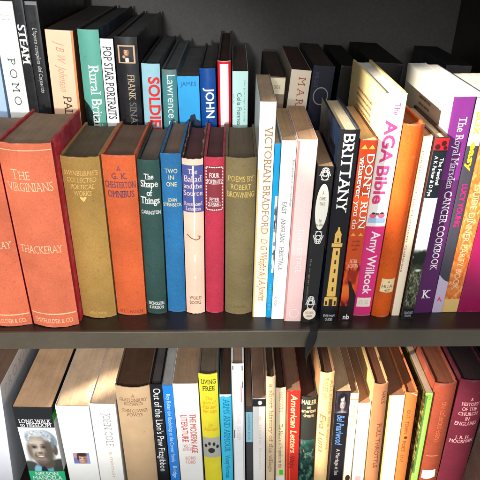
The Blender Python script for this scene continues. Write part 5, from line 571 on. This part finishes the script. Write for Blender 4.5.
 {'label':'stained beige old hardback with small brown title lines and dark page tops','row':'L','kind':'hard','surf':'paper','loc':(-0.14385,0.035,-0.3445),'lean':0.02131,'size':(0.04661,0.18,0.22087),'c':(206,172,132),'board':(120,90,70),'pg':(92,66,50),'bulge':0.005,'fray':1,'torn':0,'items':[{'t':'H','lines':[('A',0.20514,0.1,0.00562,0),('GLASTONBURY',0.19704,0.8,0.00568,0),('ROMANCE',0.19,0.56,0.00574,0),('JOHN COWPER',0.17648,0.78,0.00585,0),('POWYS',0.16864,0.46,0.00591,0)],'c':(120,90,62),'n':'title','serif':1,'wt':-0.01,'ital':0.12}]},
 {'label':'slim black hardback with white sans lettering beside stained beige book','row':'L','kind':'hard','surf':'gloss','loc':(-0.11092,0.035,-0.34486),'lean':0.01685,'size':(0.01665,0.18,0.22641),'c':(20,20,24),'board':None,'pg':(84,78,74),'bulge':0.001,'fray':0,'torn':0,'items':[{'t':'V','s':"Out of the Lion's Paw",'u':0.05,'h':0.56,'c':(246,246,246),'n':'title','wt':0.0,'v0':0.2191,'v1':0.10479},{'t':'V','s':'Fitzgibbon','u':0.05,'h':0.54,'c':(246,246,246),'n':'author','wt':0.0,'v0':0.10048,'v1':0.04899}]},
 {'label':'slim bright blue spine with fine white lettering','row':'L','kind':'soft','surf':'gloss','loc':(-0.09329,0.035,-0.34495),'lean':0.00687,'size':(0.01352,0.18,0.22452),'c':(30,132,224),'board':(190,192,194),'pg':(170,168,164),'bulge':0.0006,'fray':0,'torn':0,'items':[{'t':'V','s':'Roy Baker the Bookshop at the Corner Family','u':0.0,'h':0.4,'c':(210,232,250),'n':'title','v0':0.20885,'v1':0.06944},{'t':'V','s':'Bridge','u':0.05,'h':0.4,'c':(220,238,250),'n':'author','v0':0.06037,'v1':0.03249}]},
 {'label':'white paperback with red condensed capitals in two lines','row':'L','kind':'soft','surf':'gloss','loc':(-0.06753,0.035,-0.34497),'lean':-0.00168,'size':(0.03355,0.19,0.2275),'c':(250,248,242),'board':None,'pg':(166,136,108),'bulge':0.0006,'fray':0,'torn':0,'items':[{'t':'V','s':'THE MODERN AGE','u':0.2,'h':0.26,'c':(222,84,74),'n':'title','wt':0.01,'v0':0.17033,'v1':0.08921},{'t':'V','s':'LITERATURE','u':-0.16,'h':0.26,'c':(222,84,74),'n':'title','wt':0.01,'v0':0.16836,'v1':0.113},{'t':'H','lines':[('VOL 7',0.10444,0.3,0.00646,-0.12),('EDITED BY',0.09686,0.4,0.00479,-0.1)],'c':(222,84,74),'n':'subtitle'},{'t':'H','lines':[('BORIS',0.07814,0.44,0.00669,0),('FORD',0.06916,0.4,0.00677,0)],'c':(232,120,100),'n':'author'}]},
 {'label':'bright yellow jacketed spine with grey paw print band','row':'L','kind':'hard','surf':'paper','loc':(-0.03521,0.035,-0.34487),'lean':-0.01047,'size':(0.02555,0.16,0.24373),'c':(240,226,50),'board':(110,100,84),'pg':(116,100,84),'bulge':0.003,'fray':0,'torn':0,'items':[{'t':'H','lines':[('LIVING',0.23031,0.78,0.00795,0),('FREE',0.21827,0.66,0.00809,0)],'c':(60,58,24),'n':'title','serif':1,'wt':0.008},{'t':'H','lines':[('The',0.20001,0.34,0.0068,0),('story of',0.19204,0.72,0.00687,0),('Elsa and',0.18358,0.74,0.00696,0),('her cubs',0.17542,0.74,0.00704,0)],'c':(236,160,40),'n':'subtitle','ital':0.2},{'t':'H','lines':[('Joy',0.14792,0.28,0.00731,0),('Adamson',0.13914,0.74,0.0074,0)],'c':(236,160,40),'n':'author','ital':0.2},{'t':'R','u0':-0.49,'u1':0.49,'c':(186,184,172),'n':'grey_band','v1':0.12146,'v0':0.07879},{'t':'A','n':'paw_print','shapes':[((48,46,40),[(0.18,0.09423),(0.153,0.09138),(0.08,0.08929),(-0.02,0.08853),(-0.12,0.08929),(-0.193,0.09138),(-0.22,0.09423),(-0.193,0.09706),(-0.12,0.09913),(-0.02,0.09988),(0.08,0.09913),(0.153,0.09706)]),((48,46,40),[(-0.25,0.10399),(-0.269,0.10163),(-0.316,0.10037),(-0.37,0.10081),(-0.405,0.10273),(-0.405,0.10524),(-0.37,0.10715),(-0.316,0.10759),(-0.269,0.10634)]),((48,46,40),[(-0.04,0.10871),(-0.059,0.10623),(-0.106,0.10491),(-0.16,0.10537),(-0.195,0.1074),(-0.195,0.11003),(-0.16,0.11205),(-0.106,0.1125),(-0.059,0.11119)]),((48,46,40),[(0.22,0.10786),(0.201,0.10537),(0.154,0.10405),(0.1,0.10451),(0.065,0.10654),(0.065,0.10918),(0.1,0.11119),(0.154,0.11165),(0.201,0.11033)]),((48,46,40),[(0.41,0.10183),(0.391,0.09932),(0.344,0.09799),(0.29,0.09845),(0.255,0.1005),(0.255,0.10316),(0.29,0.10519),(0.344,0.10565),(0.391,0.10433)])]}]},
 {'label':'short cyan paperback with blue lettering and torn white head','row':'L','kind':'soft','surf':'gloss','loc':(-0.01353,0.035,-0.34493),'lean':-0.00814,'size':(0.01601,0.17,0.20766),'c':(66,200,236),'board':None,'pg':(92,70,56),'bulge':0.0006,'fray':0,'torn':0,'items':[{'t':'A','n':'torn_head','shapes':[((240,228,214),[(-0.5,0.20251),(-0.2,0.20439),(0.1,0.20213),(0.5,0.20514),(0.5,0.20736),(-0.5,0.20736)])]},{'t':'V','s':'ARMS AND ARMOUR','u':0.05,'h':0.5,'c':(24,140,196),'n':'title','serif':1,'v0':0.19873,'v1':0.09076},{'t':'V','s':'Vesey Norman','u':0.05,'h':0.4,'c':(24,140,196),'n':'author','serif':1,'v0':0.08415,'v1':0.0315}]},
 {'label':'white hardback in clear film,tallest near the middle of lower shelf','row':'L','kind':'hard','surf':'gloss','loc':(0.00447,0.02,-0.3449),'lean':-0.01206,'size':(0.016,0.12,0.27604),'c':(246,246,246),'board':None,'pg':(168,138,118),'bulge':0.001,'fray':0,'torn':0,'items':[{'t':'A','n':'film_edges','shapes':[((60,58,60),[(-0.42,0.26591),(-0.34,0.26591),(-0.34,0.27268),(-0.42,0.27268)]),((60,58,60),[(0.32,0.26421),(0.4,0.26421),(0.4,0.27268),(0.32,0.27268)]),((200,200,202),[(0.36,0.04773),(0.46,0.04773),(0.46,0.2625),(0.36,0.2625)]),((206,196,190),[(-0.47,0.04773),(-0.42,0.04773),(-0.42,0.2625),(-0.47,0.2625)]),((190,70,90),[(0.22,0.20913),(0.28,0.20913),(0.28,0.23812),(0.22,0.23812)]),((90,90,92),[(0.34,0.23457),(0.4,0.23457),(0.4,0.24518),(0.34,0.24518)]),((90,88,88),[(-0.4,0.13909),(-0.34,0.13909),(-0.34,0.15527),(-0.4,0.15527)])]},{'t':'V','s':'THE SHIP','u':0.0,'h':0.3,'c':(240,225,225),'n':'title','v0':0.19416,'v1':0.13498}]},
 {'label':'narrow charcoal spine with pale cyan label','row':'L','kind':'soft','surf':'gloss','loc':(0.01952,0.035,-0.34493),'lean':-0.01529,'size':(0.00955,0.17,0.18313),'c':(62,62,66),'board':None,'pg':(150,118,98),'bulge':0.0006,'fray':0,'torn':0,'items':[{'t':'R','u0':-0.5,'u1':0.5,'c':(160,214,234),'n':'cyan_label','v1':0.1734,'v0':0.11204},{'t':'V','s':'GARDENING BOOK','u':0.0,'h':0.3,'c':(96,150,176),'n':'title','v0':0.16946,'v1':0.11629}]},
 {'label':'white spine capped by a black square with white dot','row':'L','kind':'soft','surf':'gloss','loc':(0.0339,0.035,-0.34484),'lean':-0.01864,'size':(0.01738,0.17,0.19918),'c':(248,244,238),'board':None,'pg':(168,134,112),'bulge':0.0006,'fray':0,'torn':0,'items':[{'t':'R','u0':-0.5,'u1':0.5,'c':(40,38,40),'n':'black_square','v1':0.19824,'v0':0.18389},{'t':'A','n':'white_dot','shapes':[((245,245,242),[(0.23,0.191),(0.213,0.18926),(0.166,0.18786),(0.098,0.18708),(0.022,0.18708),(-0.046,0.18786),(-0.093,0.18926),(-0.11,0.191),(-0.093,0.19275),(-0.046,0.19414),(0.022,0.19491),(0.098,0.19491),(0.166,0.19414),(0.213,0.19275)])]},{'t':'V','s':'a little book','u':0.1,'h':0.2,'c':(238,222,214),'n':'title','v0':0.16529,'v1':0.04957}]},
 {'label':'narrow faded cream hardback with worn rounded top,brown lettering','row':'L','kind':'hard','surf':'paper','loc':(0.05049,0.028,-0.34484),'lean':-0.02523,'size':(0.01257,0.15,0.24557),'c':(222,196,158),'board':(150,116,90),'pg':(74,56,46),'bulge':0.002,'fray':1,'torn':0,'items':[{'t':'V','s':'a short history of the village','u':0.05,'h':0.4,'c':(170,140,104),'n':'title','serif':1,'v0':0.23312,'v1':0.0544}]},
 {'label':'cream paperback with grey serif title and tiny green sticker','row':'L','kind':'hard','surf':'paper','loc':(0.06596,0.035,-0.34476),'lean':-0.03331,'size':(0.01423,0.17,0.21806),'c':(248,226,184),'board':(80,56,44),'pg':(78,54,42),'bulge':0.001,'fray':0,'torn':0,'items':[{'t':'V','s':'BROWN','u':0.05,'h':0.34,'c':(190,150,120),'n':'author','serif':1,'v0':0.21111,'v1':0.17288},{'t':'V','s':'The Nature of Prejudice in the','u':0.02,'h':0.36,'c':(140,110,76),'n':'title','serif':1,'v0':0.14892,'v1':0.05376},{'t':'A','n':'green_sticker','shapes':[((70,214,60),[(-0.1,0.0503),(0.3,0.04914),(0.3,0.03746),(-0.1,0.03864)])]},{'t':'A','n':'white_foot','shapes':[((250,245,235),[(-0.5,0.0003),(0.5,0.0003),(0.5,0.03511),(-0.5,0.03511)])]}]},
 {'label':'scarlet spine with cream handwritten lettering','row':'L','kind':'soft','surf':'paper','loc':(0.08319,0.035,-0.34467),'lean':-0.0344,'size':(0.01914,0.17,0.21366),'c':(220,42,26),'board':None,'pg':(140,106,84),'bulge':0.0006,'fray':0,'torn':0,'items':[{'t':'V','s':'American Letters','u':0.06,'h':0.44,'c':(252,210,160),'n':'title','ital':0.25,'wt':0.02,'v0':0.20714,'v1':0.08729},{'t':'V','s':'Wicks','u':0.0,'h':0.4,'c':(140,40,34),'n':'author','v0':0.08064,'v1':0.05347},{'t':'R','u0':-0.46,'u1':-0.36,'c':(240,110,70),'n':'edge_rub','v1':0.21087,'v0':0.02531},{'t':'R','u0':-0.2,'u1':-0.14,'c':(236,120,80),'n':'edge_rub','v1':0.11543,'v0':0.02531}]},
 {'label':'dark green jacket with cream capitals above swirling green picture','row':'L','kind':'hard','surf':'paper','loc':(0.10453,0.035,-0.34463),'lean':-0.03271,'size':(0.0229,0.17,0.20077),'c':(46,48,42),'board':None,'pg':(74,52,44),'bulge':0.003,'fray':0,'torn':0,'items':[{'t':'H','lines':[('MAILER',0.19079,0.86,0.00843,0),('an',0.18212,0.24,0.00543,0),('american',0.17432,0.84,0.00666,0),('dream',0.16564,0.6,0.00674,0)],'c':(238,206,160),'n':'title','wt':0.02},{'t':'I','fn':'abstract','u0':-0.5,'u1':0.5,'c':(40,92,80),'n':'green_picture','nx':30,'ny':80,'v1':0.11514,'v0':0.0004}]},
 {'label':'cream yellow spine with red looping handwritten title','row':'L','kind':'hard','surf':'paper','loc':(0.12595,0.03,-0.34468),'lean':-0.0329,'size':(0.01923,0.16,0.24946),'c':(248,210,146),'board':(170,126,84),'pg':(84,56,44),'bulge':0.003,'fray':0,'torn':0,'items':[{'t':'V','s':'TALES of','u':-0.1,'h':0.34,'c':(226,140,70),'n':'title','ital':0.15,'v0':0.24107,'v1':0.20458},{'t':'V','s':'Eva Luna','u':-0.14,'h':0.42,'c':(222,110,60),'n':'title','ital':0.35,'v0':0.17394,'v1':0.09547},{'t':'V','s':'ALLENDE the stories','u':0.3,'h':0.16,'c':(226,150,84),'n':'author','v0':0.23751,'v1':0.09981}]},
 {'label':'black spine with small portrait and blue brush lettering','row':'L','kind':'soft','surf':'gloss','loc':(0.14998,0.035,-0.34466),'lean':-0.03471,'size':(0.01984,0.17,0.21164),'c':(22,20,28),'board':(246,226,196),'pg':(200,168,134),'bulge':0.0006,'fray':0,'torn':0,'items':[{'t':'I','fn':'woman','u0':-0.44,'u1':0.46,'c':(44,36,46),'n':'portrait','nx':30,'ny':44,'v1':0.21062,'v0':0.16999},{'t':'V','s':'Bel Pearlwood','u':-0.02,'h':0.5,'c':(96,140,200),'n':'title','ital':0.3,'wt':0.012,'v0':0.16603,'v1':0.10398},{'t':'V','s':'A Marriage at Sea','u':0.0,'h':0.28,'c':(196,190,186),'n':'author','v0':0.0953,'v1':0.03634}]},
 {'label':'narrow ivory spine with pale gold lettering and dark oval at foot','row':'L','kind':'soft','surf':'gloss','loc':(0.1674,0.035,-0.34476),'lean':-0.04218,'size':(0.01127,0.17,0.20747),'c':(252,236,206),'board':None,'pg':(150,112,86),'bulge':0.0006,'fray':0,'torn':0,'items':[{'t':'V','s':'E M FORSTER','u':0.0,'h':0.3,'c':(232,186,120),'n':'author','v0':0.19137,'v1':0.13976},{'t':'R','u0':-0.5,'u1':0.5,'c':(214,150,110),'n':'rule_line','v1':0.19709,'v0':0.19519},{'t':'A','n':'oval_mark','shapes':[((60,44,36),[(0.37,0.02914),(0.338,0.02583),(0.25,0.02316),(0.121,0.02168),(-0.021,0.02168),(-0.15,0.02316),(-0.238,0.02583),(-0.27,0.02914),(-0.238,0.03244),(-0.15,0.03507),(-0.021,0.03653),(0.121,0.03653),(0.25,0.03507),(0.338,0.03244)])]}]},
 {'label':'white paperback with faint pink mark,below its taller neighbours','row':'L','kind':'soft','surf':'gloss','loc':(0.18413,0.035,-0.34454),'lean':-0.0533,'size':(0.01733,0.17,0.18918),'c':(252,243,234),'board':None,'pg':(166,124,96),'bulge':0.0006,'fray':0,'torn':0,'items':[{'t':'V','s':'poems','u':0.0,'h':0.2,'c':(246,222,190),'n':'title','v0':0.13532,'v1':0.0927},{'t':'A','n':'pink_mark','shapes':[((236,180,180),[(0.26,0.02873),(0.21,0.02508),(0.08,0.02282),(-0.08,0.02282),(-0.21,0.02508),(-0.26,0.02873),(-0.21,0.03236),(-0.08,0.03459),(0.08,0.03459),(0.21,0.03236)])]}]},
 {'label':'brown paper spine with dark stencilled capitals','row':'L','kind':'hard','surf':'paper','loc':(0.20426,0.03,-0.34441),'lean':-0.0606,'size':(0.01951,0.16,0.22882),'c':(186,122,82),'board':(205,170,110),'pg':(96,58,42),'bulge':0.003,'fray':0,'torn':0,'items':[{'t':'V','s':'FULL THROTTLE','u':0.12,'h':0.3,'c':(120,76,46),'n':'title','wt':0.01,'v0':0.15327,'v1':0.05867},{'t':'V','s':'HALE','u':0.2,'h':0.22,'c':(100,60,40),'n':'author','v0':0.21509,'v1':0.19254}]},
 {'label':'blank white spine with gold green edge,between brown spines','row':'L','kind':'soft','surf':'gloss','loc':(0.22866,0.035,-0.34434),'lean':-0.06252,'size':(0.02125,0.17,0.20297),'c':(254,250,240),'board':(176,150,90),'pg':(150,100,74),'bulge':0.0006,'fray':0,'torn':0,'items':[{'t':'R','u0':-0.5,'u1':-0.4,'c':(196,176,110),'n':'edge_stripe','v1':0.20257,'v0':0.02321}]},
 {'label':'burnt orange spine with tiny dark capitals and creased white corner','row':'L','kind':'hard','surf':'paper','loc':(0.24842,0.035,-0.34445),'lean':-0.06301,'size':(0.0174,0.16,0.20808),'c':(212,118,56),'board':None,'pg':(150,90,60),'bulge':0.002,'fray':1,'torn':0,'items':[{'t':'V','s':'OUR  TOWN','u':-0.06,'h':0.26,'c':(110,50,30),'n':'title','v0':0.17501,'v1':0.12631},{'t':'V','s':'POET','u':-0.1,'h':0.26,'c':(110,50,30),'n':'title','v0':0.11148,'v1':0.08756},{'t':'V','s':'LYLE','u':-0.1,'h':0.24,'c':(120,56,34),'n':'author','v0':0.08091,'v1':0.06515},{'t':'A','n':'white_crease','shapes':[((252,232,200),[(-0.1,0.20778),(0.05,0.20778),(0.5,0.20197),(0.46,0.1997),(0.1,0.20574)])]},{'t':'A','n':'printer_mark','shapes':[((90,40,26),[(0.12,0.11872),(0.079,0.11662),(-0.02,0.11575),(-0.119,0.11662),(-0.16,0.11872),(-0.119,0.12082),(-0.02,0.12168),(0.079,0.12082)])]}]},
 {'label':'lime green spine with mottled olive front cover showing','row':'L','kind':'soft','surf':'gloss','loc':(0.26996,0.035,-0.34473),'lean':-0.05348,'size':(0.01018,0.17,0.20709),'c':(150,222,86),'board':(96,88,50),'pg':(166,146,128),'bulge':0.0006,'fray':0,'torn':0,'items':[{'t':'V','s':'107','u':0.0,'h':0.5,'c':(80,130,50),'n':'number','v0':0.2038,'v1':0.19432},{'t':'V','s':'COUNTRY WALKS AROUND THE LAKES','u':0.0,'h':0.26,'c':(196,240,150),'n':'title','v0':0.15507,'v1':0.03261},{'t':'S','side':'L','kind':'picture','n':'cover_picture','c':(120,112,60),'p0':0.0,'p1':0.3,'v0':0.2,'v1':0.985,'fn':'olive'}]},
 {'label':'rust orange clothbound hardback with white paper label near foot','row':'L','kind':'hard','surf':'cloth','loc':(0.29066,0.035,-0.3442),'lean':-0.05228,'size':(0.03054,0.17,0.22304),'c':(146,66,44),'board':None,'pg':(112,64,46),'bulge':0.004,'fray':0,'torn':0,'items':[{'t':'A','n':'white_label','shapes':[((250,238,226),[(-0.32,0.04477),(0.3,0.04593),(0.34,0.02827),(-0.1,0.02469),(-0.34,0.02708)])]},{'t':'R','u0':-0.3,'u1':0.3,'c':(222,130,90),'n':'rule_line','v1':0.079,'v0':0.07743},{'t':'V','s':'the collected essays','u':0.1,'h':0.3,'c':(206,104,68),'n':'title','v0':0.18975,'v1':0.10854}]},
 {'label':'maroon cloth hardback with small pale stacked capitals at lower right','row':'L','kind':'hard','surf':'cloth','loc':(0.3264,0.035,-0.34428),'lean':-0.03594,'size':(0.04028,0.17,0.22853),'c':(92,24,42),'board':None,'pg':(44,32,34),'bulge':0.005,'fray':0,'torn':0,'items':[{'t':'H','lines':[('A',0.19411,0.1,0.00572,0),('HISTORY',0.18489,0.6,0.00618,0),('OF THE',0.17536,0.5,0.00627,0),('CHURCH',0.16591,0.66,0.00635,0),('IN',0.15632,0.16,0.00643,0),('ENGLAND',0.14661,0.74,0.00693,0)],'c':(222,168,176),'n':'title','serif':1,'wt':0.0},{'t':'H','lines':[('J. R. H.',0.11815,0.5,0.00635,0),('MOORMAN',0.10964,0.82,0.00685,0)],'c':(222,168,176),'n':'author','serif':1,'wt':0.0}]},
 {'label':'nearly black book at the right end of the lower shelf','row':'L','kind':'hard','surf':'cloth','loc':(0.36357,0.035,-0.34457),'lean':-0.02544,'size':(0.03342,0.17,0.2284),'c':(30,24,26),'board':None,'pg':(40,32,30),'bulge':0.003,'fray':0,'torn':0,'items':[]}
]

# ------------------------------------------------------------------ the bookcase
WOOD = mat('board', (38, 31, 27)); EDGE = mat('board', (77, 70, 56))  # light on the shelves' front edges is put into a paler colour
case_root = bpy.data.objects.new('bookcase', None); COL.objects.link(case_root)
case_root.location = (0, 0, -0.345)
case_root['label'] = 'dark stained wooden bookcase holding every book'
case_root['category'] = 'bookcase'
X0, X1, DEEP = -0.52, 0.345, 0.405
zb = 0.345
sh = box_mesh('shelf', (X0, .0035, -.0245 + zb), (X1, DEEP, 0 + zb), WOOD, case_root, .0006)
box_mesh('edge_strip', (X0, 0, -.0245 - .0001 + zb), (X1, .0034, 0 + .0001 + zb), EDGE, sh, .0008)
sh = box_mesh('shelf', (X0, .0035, -.37 + zb), (X1, DEEP, -.345 + zb), WOOD, case_root, .0006)
box_mesh('edge_strip', (X0, 0, -.37 - .0001 + zb), (X1, .0034, -.345 + .0001 + zb), EDGE, sh, .0008)
sh = box_mesh('shelf', (X0, .0035, .425 + zb), (X1, DEEP, .45 + zb), WOOD, case_root, .0006)
box_mesh('edge_strip', (X0, 0, .425 - .0001 + zb), (X1, .0034, .45 + .0001 + zb), EDGE, sh, .0008)
box_mesh('back_panel', (X0 - .02, DEEP + .0005, -.37 + zb), (X1 + .02, DEEP + .012, .45 + zb), mat('panel', (74, 72, 72)), case_root)
box_mesh('side_panel', (X1 + .0005, -.003, -.375 + zb), (X1 + .024, DEEP, .455 + zb), WOOD, case_root, .001)
box_mesh('side_panel', (X0 - .024, -.003, -.375 + zb), (X0 - .0005, DEEP, .455 + zb), WOOD, case_root, .001)

# a thin black strip lying on the shelf and hanging over its edge
path = [(.0945, .034, .0012, 0), (.0935, .022, .0012, .05), (.0915, .010, .0014, .1), (.0895, .0, .0016, .12), (.0888, -.0026, .0002, .12), (.0878, -.0034, -.006, .15), (.0860, -.0038, -.016, .3), (.0842, -.0036, -.026, .5), (.0832, -.0016, -.036, .9), (.0838, .002, -.047, 1.3), (.0850, .004, -.057, 1.5)]
v = []; f = []
for k, (x, y, z, tw) in enumerate(path):
    wd = .0054 + .0012 * math.sin(k * 1.3); dx, dy = wd * math.cos(tw), wd * math.sin(tw)
    for sg in (-1, 0, 1):
        puff = .0006 if sg == 0 else 0
        v += [(x + sg * dx, y + sg * dy - puff, z + (puff if k < 4 else 0)), (x + sg * dx + .0004 * math.sin(tw), y + sg * dy + (.0005 if k > 3 else 0), z - (.0006 if k < 4 else 0))]
for k in range(len(path) - 1):
    a, b = k * 6, k * 6 + 6
    for i in (0, 2):
        f += [(a + i, a + i + 2, b + i + 2, b + i), (a + i + 1, b + i + 1, b + i + 3, a + i + 3)]
    f += [(a, b, b + 1, a + 1), (a + 4, a + 5, b + 5, b + 4)]
f += [(0, 1, 3, 2), (2, 3, 5, 4), tuple(len(v) - 6 + i for i in (0, 2, 3, 1)), tuple(len(v) - 6 + i for i in (2, 4, 5, 3))]
rb = link_mesh('black_strip', v, f, [mat('cloth', (30, 29, 31))], None, sharp=R(50))
sd = rb.modifiers.new('smooth', 'SUBSURF'); sd.levels = sd.render_levels = 2
rb['label'] = 'black strip lying on the shelf and hanging over its front edge'; rb['category'] = 'black_strip'

GROUPS = {'F': 'books in the front row of the upper shelf', 'K': 'books in the back row of the upper shelf', 'L': 'books on the lower shelf'}
for B in BOOKS:
    build_book(B, 'hardback_book' if B['kind'] == 'hard' else 'paperback_book', GROUPS[B['row']])
